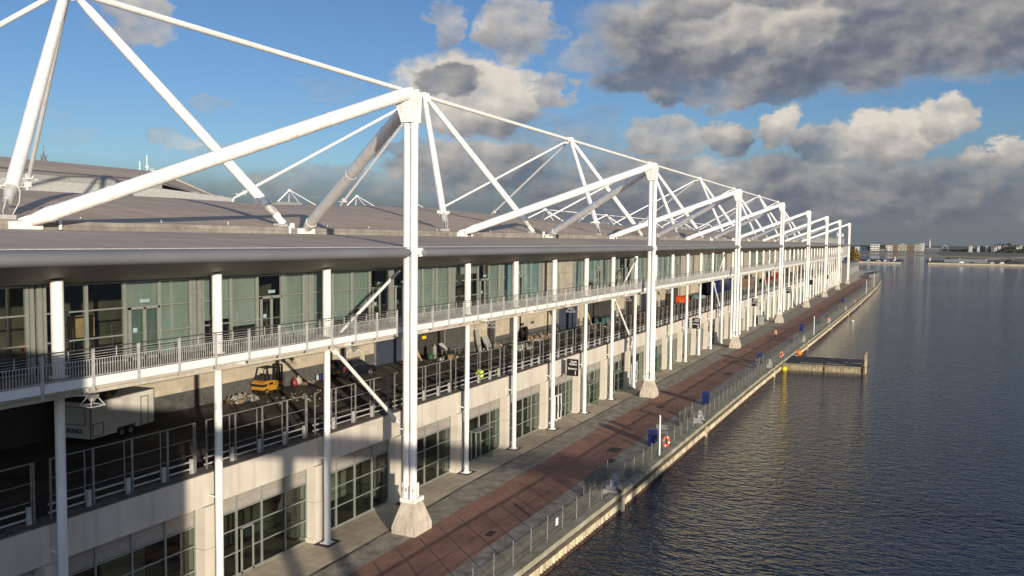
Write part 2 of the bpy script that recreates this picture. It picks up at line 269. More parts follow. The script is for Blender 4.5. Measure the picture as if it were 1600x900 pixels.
# ------------------------------------------------------------------ mesh helpers
class MB:
    def __init__(s): s.v = []; s.f = []; s.mi = []; s.sm = []
    def add(s, vs, fs, mi=0, sm=False):
        o = len(s.v); s.v += [tuple(v) for v in vs]; s.f += [tuple(i+o for i in f) for f in fs]; s.mi += [mi]*len(fs); s.sm += [sm]*len(fs); return s
    def box(s, x0, x1, y0, y1, z0, z1, mi=0):
        vs = [(x, y, z) for z in (z0, z1) for y in (y0, y1) for x in (x0, x1)]
        return s.add(vs, [(0, 2, 3, 1), (4, 5, 7, 6), (0, 1, 5, 4), (2, 6, 7, 3), (0, 4, 6, 2), (1, 3, 7, 5)], mi)
    def beam(s, p, q, wd, hg, mi=0, up=(0, 0, 1)):
        p = Vector(p); q = Vector(q); d = (q-p).normalized(); u = Vector(up)
        if abs(d.dot(u)) > .98: u = Vector((0, 1, 0))
        a = d.cross(u).normalized()*wd/2; b = a.cross(d).normalized()*hg/2
        vs = [p-a-b, p+a-b, p+a+b, p-a+b, q-a-b, q+a-b, q+a+b, q-a+b]
        return s.add(vs, [(0, 3, 2, 1), (4, 5, 6, 7), (0, 1, 5, 4), (1, 2, 6, 5), (2, 3, 7, 6), (3, 0, 4, 7)], mi)
    def cyl(s, p, q, r0, r1=None, n=12, mi=0, caps=True):
        if r1 is None: r1 = r0
        p = Vector(p); q = Vector(q); d = (q-p).normalized(); u = Vector((0, 0, 1)) if abs(d.z) < .95 else Vector((1, 0, 0))
        a = d.cross(u).normalized(); b = a.cross(d)
        vs = []
        for c, r in ((p, r0), (q, r1)):
            for i in range(n):
                t = 2*math.pi*i/n; vs.append(c+a*math.cos(t)*r+b*math.sin(t)*r)
        s.add(vs, [(i, (i+1) % n, n+(i+1) % n, n+i) for i in range(n)], mi, True)
        if caps: s.add(vs[:n], [tuple(range(n))[::-1]], mi); s.add(vs[n:], [tuple(range(n))], mi)
        return s
    def tube(s, pts, rs, n=10, mi=0):
        if isinstance(rs, (int, float)): rs = [rs]*len(pts)
        for i in range(len(pts)-1): s.cyl(pts[i], pts[i+1], rs[i], rs[i+1], n, mi, i in (0, len(pts)-2))
        return s
    def extr(s, poly, axis, a, b, mi=0, sm=False):
        """poly: list of (u,v); axis 'X': (u,v)=(y,z); 'Y': (x,z); 'Z': (x,y)"""
        def P(u, v, t): return {'X': (t, u, v), 'Y': (u, t, v), 'Z': (u, v, t)}[axis]
        n = len(poly); vs = [P(u, v, a) for u, v in poly]+[P(u, v, b) for u, v in poly]
        s.add(vs, [(i, (i+1) % n, n+(i+1) % n, n+i) for i in range(n)], mi, sm)
        s.add(vs[:n], [tuple(range(n))[::-1]], mi); s.add(vs[n:], [tuple(range(n))], mi); return s
    def sph(s, c, r, n=10, mi=0, sc=(1, 1, 1)):
        vs = []; m = n//2
        for j in range(m+1):
            ph = math.pi*j/m
            for i in range(n):
                t = 2*math.pi*i/n; vs.append((c[0]+r*sc[0]*math.sin(ph)*math.cos(t), c[1]+r*sc[1]*math.sin(ph)*math.sin(t), c[2]+r*sc[2]*math.cos(ph)))
        return s.add(vs, [(j*n+i, j*n+(i+1) % n, (j+1)*n+(i+1) % n, (j+1)*n+i) for j in range(m) for i in range(n)], mi, True)
    def torus(s, c, Rr, r, axis=(0, 1, 0), n=20, k=8, mi=0):
        ax = Vector(axis).normalized(); u = Vector((0, 0, 1)) if abs(ax.z) < .9 else Vector((1, 0, 0)); a = ax.cross(u).normalized(); b = ax.cross(a)
        vs = []
        for i in range(n):
            t = 2*math.pi*i/n; d = a*math.cos(t)+b*math.sin(t)
            for j in range(k):
                q = 2*math.pi*j/k; vs.append(Vector(c)+d*(Rr+r*math.cos(q))+ax*r*math.sin(q))
        return s.add(vs, [(i*k+j, ((i+1) % n)*k+j, ((i+1) % n)*k+(j+1) % k, i*k+(j+1) % k) for i in range(n) for j in range(k)], mi, True)
    def quad(s, *p, mi=0): return s.add(p, [tuple(range(len(p)))], mi)
    def build(s, name, mats, parent=None, label=None, local=False, **kw):
        me = bpy.data.meshes.new(name); me.from_pydata(s.v, [], s.f)
        if not isinstance(mats, (list, tuple)): mats = [mats]
        for m_ in mats: me.materials.append(MT[m_] if isinstance(m_, str) else m_)
        me.polygons.foreach_set('material_index', s.mi); me.polygons.foreach_set('use_smooth', s.sm); me.update()
        o = bpy.data.objects.new(name, me); COL.objects.link(o)
        if parent:
            o.parent = parent
            if not local:
                l = Vector((0, 0, 0)); p = parent
                while p: l += p.location; p = p.parent
                o.location = -l
        if label: o['label'] = label
        for k, v_ in kw.items(): o[k] = v_
        return o
def thing(name, label, cat, loc=(0, 0, 0), rz=0, group=None):
    o = bpy.data.objects.new(name, None); COL.objects.link(o); o.location = loc; o.rotation_euler = (0, 0, rz); o.empty_display_size = .2
    o['label'] = label; o['category'] = cat
    if group: o['group'] = group
    return o
def tag(o, label, cat, group=None):
    o['label'] = label; o['category'] = cat
    if group: o['group'] = group
    return o
def struct(o): o['kind'] = 'structure'; return o
def copy_tree(o, parent=None, d=None):
    c = o.copy(); COL.objects.link(c)
    if parent: c.parent = parent
    if d is not None: c.location = Vector(o.location)+Vector(d)
    for ch in list(o.children): copy_tree(ch, c)
    return c
def text(s, size, name, mt, parent, loc, rot, ext=.004, align='LEFT', bold=.0):
    cu = bpy.data.curves.new(name, 'FONT'); cu.body = s; cu.size = size; cu.extrude = ext; cu.align_x = align; cu.offset = bold; cu.space_line = .82
    o = bpy.data.objects.new(name, cu); COL.objects.link(o); bpy.context.view_layer.update()
    me = bpy.data.meshes.new_from_object(o.evaluated_get(bpy.context.evaluated_depsgraph_get()))
    bpy.data.objects.remove(o); me.materials.clear(); me.materials.append(MT[mt])
    o = bpy.data.objects.new(name, me); COL.objects.link(o); o.parent = parent; o.location = loc; o.rotation_euler = rot; return o

def lerp_tab(tab, x):
    if x <= tab[0][0]: return tab[0][1]
    for (a, b), (c, d) in zip(tab, tab[1:]):
        if x <= c: return b+(d-b)*(x-a)/(c-a)
    return tab[-1][1]
QY = [(-400, 19), (10, 18.9), (38, 18.3), (53, 17.95), (85, 17.8), (106, 17.65), (126, 17.35), (170, 16.6), (205, 16.1), (259, 15.4), (323, 14.9), (370, 14.7), (430, 15.2), (518, 18.8)]
FY = [(0, 19.5), (20, 19.15), (38, 18.85), (53, 18.5), (80, 18.4), (106, 18.25), (126, 17.95), (170, 17.2), (205, 16.7), (259, 16.0), (323, 15.5), (372, 15.3), (400, 15.5), (515, 19.6)]
BR = [(-60, 21.3), (60, 21.4), (95, 21.3), (130, 21.0), (180, 20.4), (400, 19.6), (470, 20.6)]
BL = [(-60, 25.75), (90, 26.1), (120, 25.9), (165, 25.5), (210, 25.1), (470, 25)]
SL = [(-60, 27.6), (36, 27.7), (48, 28.4), (470, 28.6)]
qy = lambda x: lerp_tab(QY, x); fy = lambda x: lerp_tab(FY, x)

# ------------------------------------------------------------------ setting: water, ground, promenade
WZ = -1.3
b = MB(); b.quad((-600, -1200, WZ), (9000, -6000, WZ), (9000, 600, WZ), (-600, 600, WZ)); struct(b.build('water', 'water'))
XS = sorted(set([-400, -60, -10]+list(range(0, 520, 10))+[38, 53, 85, 106, 126, 205, 259, 323, 518]))
def strip(name, fa, fb, z, mt, xs=XS, split=1):
    b = MB()
    for x0, x1 in zip(xs, xs[1:]): b.quad((x0, fa(x0), z), (x1, fa(x1), z), (x1, fb(x1), z), (x0, fb(x0), z))
    return struct(b.build(name, mt))
strip('promenade', lambda x: qy(x)+.02, lambda x: 31.6 if x < 388 else 38+(x-388)*0, 0., 'pave')
strip('granite_sett_band', lambda x: lerp_tab(BR, x)-1.55, lambda x: lerp_tab(SL, x), .004, 'setts', [x for x in XS if -60 <= x <= 400])
strip('brick_path', lambda x: lerp_tab(BR, x), lambda x: lerp_tab(BL, x), .008, 'brick', [x for x in XS if -60 <= x <= 460])
strip('drainage_channel', lambda x: lerp_tab(SL, x)-.22, lambda x: lerp_tab(SL, x)-.05, .012, 'dark_joint', [x for x in XS if -60 <= x <= 400])
b = MB(); b.quad((-400, 31.6, -.01), (388, 31.6, -.01), (388, 420, -.01), (-400, 420, -.01)); b.quad((388, 38, -.01), (620, 38, -.01), (620, 420, -.01), (388, 420, -.01)); struct(b.build('ground', 'land'))
# quay wall: coping, timber fender, corrugated sheet piles, rusty foot
q = thing('quay_wall', 'long stained quay wall of pale sheet piles and mossy coping along the dock', 'quay wall', (12, 18.6, WZ))
xs = [x for x in XS if x >= -60]
def band(name, mt, y0, y1, z0, z1, xs=xs):
    b = MB()
    for x0, x1 in zip(xs, xs[1:]):
        a, c = qy(x0), qy(x1)
        p = [(x0, a+y0, z0), (x1, c+y0, z0), (x1, c+y0, z1), (x0, a+y0, z1), (x1, c+y1, z1), (x0, a+y1, z1), (x0, a+y1, z0), (x1, c+y1, z0)]
        b.add(p, [(0, 1, 2, 3), (3, 2, 4, 5), (6, 7, 1, 0)])
    return b.build(name, mt, q)
band('coping', 'coping', -.05, .55, -.28, .055)
band('fender_beam', 'fender', -.12, .5, -.56, -.285)
band('walling_beam', 'rust', -.10, .5, WZ-.25, WZ+.12)
b = MB(); x = 5.; 
while x < 517:
    st = .42 if x < 140 else 1.2
    ya, yb = qy(x), qy(x+st)
    pr_ = [(x, ya+.02), (x+st*.3, ya+.02), (x+st*.5, ya+.13), (x+st*.8, ya+.13), (x+st, yb+.02)]
    for (xa, y_a), (xb, y_b) in zip(pr_, pr_[1:]): b.quad((xa, y_a, -1.6), (xb, y_b, -1.6), (xb, y_b, -.54), (xa, y_a, -.54))
    x += st
b.build('sheet_piling', 'sheet', q)
EQ = [53.8, 78.5, 118.2, 151.7, 190, 230, 275, 322]
for i, x in enumerate(EQ):
    b = MB(); b.box(x-.25, x+.25, qy(x)-.2, qy(x)+.3, WZ-.2, -.3); b.build('quay_buttress', 'sheet', q)
# end of the promenade: quay return
b = MB(); b.box(518, 519, 18.8, 420, WZ-.5, .05); b.build('end_wall', 'coping', q)

# ------------------------------------------------------------------ exhibition hall
X0, SP, CS = 40.4, 48.47, 8.08
CX = [36.72+CS*j for j in range(-4, 44)]        # column lines
XA, XB = CX[0], CX[-1]                           # 4.4 .. 384
hall = thing('exhibition_hall', 'long exhibition hall with brown roof, glazed upper storey and cream lower wall by water', 'exhibition hall', (XA, 31, 0))
NB = len(CX)-1
# lower storey -------------------------------------------------
b = MB(); b.box(0, 8.08-.06, 30.5, 31.2, 4.45, 6.02); sp0 = b.build('spandrel_panel', 'render', None)
def bay_copy(tmpl, i, parent=hall):
    c = copy_tree(tmpl, parent); c.location = (CX[i]+.03-parent.location.x, -parent.location.y, -parent.location.z); return c
def drop(o):
    for ch in list(o.children): drop(ch)
    bpy.data.objects.remove(o)
b = MB(); b.box(-.42, .42, 30.32, 31.4, 0, 2.35); b.box(-.42, .42, 30.32, 31.4, 2.37, 4.44); b.box(-.5, .5, 30.4, 31.4, 0, .25); b.box(-.12, .06, 30.53, 31.2, 4.44, 6.0)
pil0 = b.build('pilaster', 'render', None)
XL = [.42, 2.23, 4.04, 5.85, 7.6]                # mullion offsets
def shopfront(kind):
    b = MB(); y = 31.0
    for x in XL: b.box(x-.035, x+.035, y-.09, y+.05, 0, 4.44)
    for z in (.06, 1.26, 2.48, 3.44): b.box(XL[0], XL[-1], y-.06, y+.03, z-.03, z+.03)
    b.box(XL[0], XL[-1], y-.1, y+.1, 0, .05)
    fr = b.build('shopfront', 'alu', None)
    b = MB(); b.box(XL[0], XL[-1], y+.005, y+.05, 3.46, 4.44); b.build('louvre', 'louv', fr)
    b = MB()
    for x0, x1 in zip(XL, XL[1:]): b.quad((x0, y-.005, .05), (x1, y-.005, .05), (x1, y-.005, 3.42), (x0, y-.005, 3.42))
    b.build('pane', 'glassl', fr)
    if kind:
        n = {1: [(2.45, 3.35)], 2: [(2.6, 3.4), (3.4, 4.2)], 3: [(.7, 1.5), (1.5, 2.3), (3.0, 3.8), (3.8, 4.6)]}[kind]
        for x0, x1 in n:
            b = MB(); b.box(x0, x0+.09, y-.16, y-.09, .03, 2.45); b.box(x1-.09, x1, y-.16, y-.09, .03, 2.45); b.box(x0, x1, y-.16, y-.09, 2.38, 2.47); b.box(x0, x1, y-.16, y-.09, .03, .16)
            b.cyl((x1-.17, y-.22, .8), (x1-.17, y-.22, 1.5), .02, n=6)
            d = b.build('door', 'white2' if kind == 3 else 'alu', fr)
            b = MB(); b.quad((x0+.09, y-.12, .16), (x1-.09, y-.12, .16), (x1-.09, y-.12, 2.38), (x0+.09, y-.12, 2.38)); b.build('pane', 'glassl', d)
    if kind == 2:
        b = MB(); b.box(2.2, 4.6, y-1.0, y-.1, 2.5, 2.56); b.build('glass_screen', 'alu', fr)
        b = MB(); b.quad((4.6, y-1.0, 0), (4.6, y-.1, 0), (4.6, y-.1, 2.5), (4.6, y-1.0, 2.5)); b.build('side_screen', 'glassl', fr)
    return fr
sf = [shopfront(k) for k in range(4)]
SK = {2: 0, 3: 1, 4: 0, 5: 0, 6: 2, 7: 0, 8: 3, 9: 2, 10: 2, 11: 3, 12: 2, 13: 1}
for i in range(NB):
    c = bay_copy(sp0, i); c = copy_tree(pil0, hall); c.location = (CX[i]-hall.location.x, -31, 0)
    bay_copy(sf[SK.get(i, (0, 2, 0, 1, 3, 0)[i % 6])], i)
c = copy_tree(pil0, hall); c.location = (XB-hall.location.x, -31, 0)
for o in [sp0, pil0]+sf: drop(o)
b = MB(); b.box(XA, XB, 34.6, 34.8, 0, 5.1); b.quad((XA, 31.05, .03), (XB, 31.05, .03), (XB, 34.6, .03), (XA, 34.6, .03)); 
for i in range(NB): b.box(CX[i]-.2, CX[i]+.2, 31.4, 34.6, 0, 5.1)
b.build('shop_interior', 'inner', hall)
b = MB()
for i in range(0, NB, 1):
    if i % 3 == 0: b.box(CX[i]+1.6, CX[i]+1.9, 33.2, 33.5, 0, 5.0)
    if i % 2 == 0: b.box(CX[i]+5.0, CX[i]+7.5, 34.3, 34.55, .05, 2.4)
b.build('inner_screen', 'cream', hall)
# vehicle deck between the storeys ------------------------------
b = MB(); b.box(XA, XB+1, 30.55, 47, 5.1, 5.6); b.build('deck_floor', 'deck', hall)
b = MB(); b.box(XA, XB, 30.47, 31.45, 6.02, 6.07); b.box(XA, XB, 31.2, 31.5, 5.6, 6.02); b.build('deck_kerb', 'ledge', hall)
b = MB(); b.box(XA-6, 75, 45, 45.4, 6.8, 11.4); b.box(75, XB, 42, 42.4, 6.65, 11.4); b.build('rear_wall', 'wallc', hall)
WY = lambda x: 45.0 if x < 75 else 42.0
b = MB(); b.box(XA-6, 75, 44.95, 45.4, 5.6, 6.8); b.box(75.0, XB, 41.95, 42.4, 5.6, 6.65); b.box(74.9, 75.1, 42, 45, 5.6, 11.4); b.build('wall_plinth', 'wallg', hall)
for x0, x1, mt in [(62.3, 66.6, 'doorb'), (66.9, 74.6, 'doorg'), (79.2, 80.4, 'doorg'), (98.5, 105, 'doorb'), (108.5, 119, 'doorg'), (126, 130, 'doorg'), (134, 143, 'doorb'), (150, 158, 'doorg'), (176, 184, 'doorg'), (200, 210, 'doorb'), (226, 238, 'doorg'), (262, 272, 'doorb'), (300, 312, 'doorg'), (340, 352, 'doorb'), (24, 33, 'doorg'), (8, 16, 'doorg')]:
    k = WY(x0)-46.; b = MB(); b.box(x0, x1, 45.86+k, 45.93+k, 5.62, 10.2); b.box(x0-.15, x0, 45.8+k, 45.93+k, 5.6, 10.35, 1); b.box(x1, x1+.15, 45.8+k, 45.93+k, 5.6, 10.35, 1); b.box(x0-.15, x1+.15, 45.8+k, 45.93+k, 10.2, 10.35, 1)
    b.build('loading_door', [mt, 'galvd'], hall)
for x in [57.5, 60.2, 76.2, 84.6, 97.3, 106.5, 122, 131, 145, 161, 190, 216, 250, 290, 330]:
    b = MB(); b.box(x-.2, x+.2, WY(x)-.3, WY(x)-.07, 5.6, 11.4); b.build('wall_pier', 'wallg' if x in (84.6, 97.3, 57.5) else 'wallc', hall)
b = MB()
for i in range(1, NB, 2): b.box(CX[i]-.3, CX[i]+.3, 38.2, 38.8, 5.6, 11.3)
b.build('deck_pier', 'wallg', hall) if 0 else None
b = MB(); b.box(XA, XB, 28.9, 46.4, 11.35, 11.9); b.build('upper_floor_slab', 'soffit', hall)
for x, s_ in ((70.6, 'yellow'), (90.5, 'wallg'), (84.7, 'wallg'), (87.6, 'wallg')):
    k = WY(x)-46.; b = MB(); b.box(x-.35, x+.35, 45.79+k, 45.84+k, 7.3, 7.6); b.build('wall_sign', s_, hall)
# upper storey ---------------------------------------------------
UM = [.36, 2.2, 4.05, 5.9, 7.72]; YU = 31.2
def upper(dark, door, mt, cream=False):
    b = MB()
    for k, x in enumerate(UM): b.box(x-.05, x+.05, YU-.1, YU+.08, 11.95, 15.5)
    b.box(UM[0]-.3, UM[0]-.1, YU-.06, YU+.05, 11.95, 15.5); b.box(UM[-1]+.12, UM[-1]+.3, YU-.06, YU+.05, 11.95, 15.5)
    for z in (12.03, 13.14, 14.33, 15.45): b.box(UM[0], UM[-1], YU-.07, YU+.05, z-.03, z+.03)
    fr = b.build('upper_window', 'alu', None)
    if cream:
        b = MB(); b.box(UM[0], UM[-1], YU-.02, YU+.03, 12.0, 15.45); b.build('infill_panel', 'cream', fr)
        b = MB()
        for x0 in (4.2, 5.05): b.box(x0, x0+.82, YU-.14, YU-.085, 12.02, 14.25)
        b.build('door', 'cream', fr)
        return fr
    b = MB()
    for x0, x1 in zip(UM, UM[1:]): b.quad((x0, YU-.012, 12.03), (x1, YU-.012, 12.03), (x1, YU-.012, 15.45), (x0, YU-.012, 15.45))
    b.build('pane', 'glass', fr)
    b = MB(); n = 0
    for k, (x0, x1) in enumerate(zip(UM, UM[1:])):
        z0 = dark[k]
        if z0 is None: continue
        b.quad((x0+.03, YU+.12, z0), (x1-.03, YU+.12, z0), (x1-.03, YU+.12, 15.45), (x0+.03, YU+.12, 15.45)); n += 1
    if n: b.build('blind', mt, fr)
    if door is not None:
        xa = UM[door]+.12
        b = MB(); b.box(xa, xa+.1, YU-.2, YU-.1, 11.97, 14.33); b.box(xa+1.52, xa+1.62, YU-.2, YU-.1, 11.97, 14.33); b.box(xa, xa+1.62, YU-.2, YU-.1, 14.22, 14.36); b.box(xa+.75, xa+.87, YU-.2, YU-.1, 11.97, 14.3); b.box(xa, xa+1.62, YU-.2, YU-.1, 11.97, 12.12)
        d = b.build('door', 'alu', fr)
        b = MB(); b.quad((xa+.1, YU-.15, 12.1), (xa+1.52, YU-.15, 12.1), (xa+1.52, YU-.15, 14.25), (xa+.1, YU-.15, 14.25)); b.build('pane', 'glass', d)
        b = MB(); b.box(xa+.2, xa+.42, YU-.165, YU-.155, 13.2, 13.4); b.build('notice', 'pale', d); b = MB(); b.box(xa+.62, xa+1.12, YU-.13, YU-.11, 14.5, 14.66); b.build('exit_panel', 'pale', d)
    return fr
O = None
ups = [upper((O, O, O, O), None, 'blind'), upper((12., 12., 12., 12.), 2, 'blind'), upper((O, O, 12., 12.), 2, 'blind'), upper((13.35, 12.9, O, 12.), 2, 'blind'),
       upper((12., 12.6, 13.2, O), 3, 'blind'), upper((O, 12., 12., 12.), 0, 'blind'), upper((14.8, 14.8, O, 12.), 2, 'blind'), upper((12., 12., 12., 12.), 1, 'blind2'),
       upper(None, None, None, True), upper((12., 12., 13.2, 12.), 3, 'blind2')]
UK = {0: 0, 1: 0, 2: 2, 3: 3, 4: 4, 5: 5, 6: 6, 7: 7, 8: 8, 9: 9, 10: 4, 11: 5, 12: 7, 13: 9, 14: 8, 15: 8, 16: 7}
for i in range(NB): bay_copy(ups[UK.get(i, (4, 9, 8, 7, 8, 1, 8)[i % 7])], i)
for o in ups: drop(o)
b = MB(); b.box(XA-6, XB, 36.5, 36.7, 11.9, 15.55); 
for i in (0, 1, 4, 7, 9, 12, 16, 22, 30, 38): b.box(CX[i]-.1, CX[i]+.1, 31.4, 36.5, 11.9, 15.5)
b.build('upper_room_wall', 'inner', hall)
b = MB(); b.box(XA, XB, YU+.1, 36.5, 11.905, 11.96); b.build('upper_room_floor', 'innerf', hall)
b = MB(); b.box(XA-20, XB, 31.65, 46, 15.56, 15.7); b.build('upper_room_ceiling', 'soffit', hall)
b = MB(); b.cyl((0, 29.8, 11.95), (0, 29.8, 15.75), .235, n=20); b.cyl((0, 29.8, 11.9), (0, 29.8, 12.0), .36, n=16)
c0 = b.build('column', 'white', None)
for x in CX: c = copy_tree(c0, hall); c.location = (x-hall.location.x, -31, 0)
drop(c0)
# canopy with rounded eaves, one length between each pair of masts --------------
NX = [(26.62, 16.985), (26.35, 16.95), (26.16, 16.86), (26.05, 16.70), (26.08, 16.55), (26.2, 16.44), (26.45, 16.385), (26.7, 16.38)]
ends = [X0+SP*i for i in range(-1, 8)]
for i, a in enumerate(ends[:-1]):
    x0, x1 = a+.42, ends[i+1]-.42
    b = MB(); xs_ = [x0, x0+.12, x0+.5, x1-.5, x1-.12, x1]; sc_ = [.35, .75, 1, 1, .75, .35]
    for (xa, sa), (xb, sb) in zip(zip(xs_, sc_), zip(xs_[1:], sc_[1:])):
        cy, cz = 26.6, 16.68
        A = [(xa, cy+(y-cy)*sa, cz+(z-cz)*(sa*.6+.4)) for y, z in NX]; B = [(xb, cy+(y-cy)*sb, cz+(z-cz)*(sb*.6+.4)) for y, z in NX]
        n = len(NX); b.add(A+B, [(k, k+1, n+k+1, n+k) for k in range(n-1)], 0, True)
    b.build('eaves_nosing', 'nose', hall)
b = MB(); xa, xb = ends[0], ends[-1]+3.5
b.add([(xa, 26.62, 16.99), (xb, 26.62, 16.99), (xb, 35, 17.43), (xa, 35, 17.43), (xb, 44.4, 17.76), (xa, 44.4, 17.76)], [(0, 1, 2, 3), (3, 2, 4, 5)])
b.build('canopy_roof', 'roof', hall)
b = MB(); b.box(xa, xb, 26.58, 26.68, 16.985, 17.02); b.build('canopy_flashing', 'galv', hall)
b = MB(); b.add([(xa, 26.66, 16.38), (xb, 26.66, 16.38), (xb, 27.1, 16.34), (xa, 27.1, 16.34), (xb, 31.6, 15.42), (xa, 31.6, 15.42)], [(0, 3, 2, 1), (3, 5, 4, 2)]); b.build('soffit', 'soffit', hall)
b = MB(); b.box(xa, xb, 44.4, 44.8, 17.7, 18.27); b.build('roof_upstand', 'kerb', hall)
# main roof, gently crested
CR = [(-40, 21.7), (55.5, 21.89), (66, 22.0), (84, 21.97), (91.5, 22.1), (106.5, 22.66), (122, 23.1), (134.5, 22.78), (162, 22.31), (225, 22.12), (388, 21.9)]
prof = [(44.8, 0), (46, .03), (48, .10), (52, .27), (58, .50), (64, .68), (70, .83), (75, .935), (80, 1.), (85, .99), (92, .93), (105, .70), (116, .38), (124, .05)]
b = MB(); gx = [-40, 0, 20, 40]+[x for x in range(50, 388, 8)]+[388]; vs = []
for x in gx:
    c = lerp_tab(CR, x)
    for y, t in prof: vs.append((x, y, 18.2+(c-18.2)*t))
n = len(prof); b.add(vs, [(i*n+j, (i+1)*n+j, (i+1)*n+j+1, i*n+j+1) for i in range(len(gx)-1) for j in range(n-1)], 0, True)
roof = b.build('roof', 'roof', hall)
b = MB(); b.box(-40, 388, 124, 250, 15, 17.6); b.build('rear_roof', 'roof', hall)
# higher roof block at the near end
b = MB()
P = lambda x, y, z: (x, y, z)
b.add([(-80, 98, 17), (98, 98, 17), (98, 98, 23.6), (84, 98, 24.3), (-80, 98, 24.3)], [(0, 1, 2, 3, 4)])
b.build('upper_block_wall', 'galv', hall)
b = MB(); b.box(-80, 84, 97.9, 98.1, 24.3, 24.9); b.build('upper_block_fascia', 'plant', hall)
b = MB()
rp = [(98, 24.9), (108, 27.0), (120, 28.75), (134, 29.0), (160, 26)]
for (y0, z0), (y1, z1) in zip(rp, rp[1:]): b.add([(-80, y0, z0), (84+(y0-98)*.8, y0, z0), (84+(y1-98)*.8, y1, z1), (-80, y1, z1)], [(0, 1, 2, 3)])
b.add([(84, 98, 24.9), (99, 98, 22.6), (118, 122, 25.0), (101.6, 120, 28.75)], [(0, 1, 2, 3)])
b.add([(101.6, 120, 28.75), (118, 122, 25.0), (124, 150, 24), (112, 134, 29.0)], [(0, 1, 2, 3)])
b.build('upper_block_roof', 'roof', hall)
b = MB(); b.beam((101.6, 119.8, 28.82), (116.4, 121.5, 25.1), .5, .3); b.beam((116.4, 121.5, 25.1), (117, 121.5, 23), .5, .3); b.build('verge_trim', 'concrete', hall)
for (x, y, z, lx, ly, h) in [(88, 100.5, 22.0, 5, 3, 2.3), (94, 100.5, 22, 4, 3, 2.0), (112, 104, 21.3, 9, 3, 2.6), (167, 104, 21.5, 9, 4, 2.4), (206, 104, 21, 8, 4, 2.5), (262, 96, 21, 10, 4, 2.6), (341, 90, 20.5, 14, 5, 3.2)]:
    b = MB(); b.box(x, x+lx, y, y+ly, z, z+h); b.box(x-.1, x+lx+.1, y-.1, y+ly+.1, z+h-.12, z+h+.05)
    for k in range(int(lx)): b.box(x+.3+k, x+1.1+k, y-.05, y, z+h-1.6, z+h-.3)
    b.build('rooftop_plant', 'plant', hall)
b = MB()
for x in range(16, 384, 6): b.cyl((x, 46.5+(x*7 % 11)*.05, 18.0), (x, 46.5+(x*7 % 11)*.05, 18.62), .05, n=6)
b.build('roof_vent', 'galv', hall)
# end of the hall
b = MB(); b.box(XB+.1, XB+.5, 30.4, 46, 0, 17.3); b.box(XB+.5, XB+1.2, 27.5, 32, 11.6, 16.3); b.build('end_wall', 'galv', hall)

# ------------------------------------------------------------------ walkway
walk = thing('elevated_walkway', 'white fascia walkway with bar railings along the upper storey of the hall', 'walkway', (XA, 28, 0))
YE = 27.85
b = MB(); b.box(XA, XB, YE+.12, YU-.1, 11.905, 11.95); b.build('walkway_deck', 'ledge', walk)
b = MB()
for j in range(4): b.box(j*2.02+.07, (j+1)*2.02-.05, YE+.02, YE+.12, 11.78, 12.12)
f0 = b.build('fascia', 'white2', None)
b = MB(); b.box(0, 8.02, YE+.62, YE+.9, 11.38, 11.72); b.extr([(YE+.12, 11.74), (YE+1.3, 11.5), (YE+1.3, 11.44), (YE+.12, 11.70)], 'X', 0, 8.04); b.cyl((.4, YE+.42, 11.62), (5.2, YE+.42, 11.62), .055, n=8)
g0 = b.build('edge_beam', 'beamc', None)
b = MB()
for j in range(4):
    x = j*2.02; b.box(x-.045, x+.045, YE-.07, YE+.02, 11.62, 13.24)
    xm = x+1.01; b.box(xm-.015, xm+.015, YE-.045, YE-.015, 12.82, 13.22)
    for z in (12.90, 13.0, 13.1): b.cyl((x, YE-.03, z), (x+2.02, YE-.03, z), .010, n=5, caps=False)
    b.box(x, x+2.02, YE-.045, YE-.015, 12.80, 12.83); b.box(x, x+2.02, YE-.045, YE-.015, 12.17, 12.2)
    for k in range(1, 17): xx = x+.045+k*.1135; b.box(xx-.010, xx+.010, YE-.04, YE-.02, 12.2, 12.80)
r0 = b.build('railing', 'galv', None)
b = MB(); b.box(0, 8.08, YE-.07, YE-.01, 13.21, 13.25); b.build('handrail', 'rail', r0)
b = MB(); b.cyl((0, 29.8, 0.04), (0, 29.8, 11.5), .185, n=20); b.box(-.3, .3, 29.5, 30.1, .012, .05); b.cyl((0, 29.8, .05), (0, 29.8, .14), .26, .2, n=16)
b.beam((0, 29.8, 11.42), (0, YE+.3, 11.62), .12, .16); b.cyl((0, 29.9, 4.9), (0, 30.5, 4.95), .05, n=6)
col0 = b.build('column', 'white', None)
b = MB(); b.box(-.62, .62, 29.28, 30.32, .002, .012); b.build('base_pad', 'iron', col0)
for i in range(NB):
    for t_ in (f0, g0, r0): bay_copy(t_, i, walk)
for x in CX: c = copy_tree(col0, walk); c.location = (x-walk.location.x, -28, 0)
for t_ in (f0, g0, r0, col0): drop(t_)
for i in range(0, 8):
    x = X0+SP*i
    b = MB(); b.cyl((x-3.1, 28.9, 12.5), (x+2.6, 29.2, 15.45), .10, n=10); b.cyl((x-3.6, 28.9, 12.2), (x-3.1, 28.9, 12.5), .06, .10, n=8); b.build('upper_brace', 'white', walk)
    b = MB(); b.cyl((x-3.3, 29.75, 11.25), (x+3.4, 29.75, 5.6), .12, n=10); b.beam((x-3.6, 29.75, 11.5), (x-2.9, 29.75, 10.95), .03, .45); b.build('lower_brace', 'white', walk)

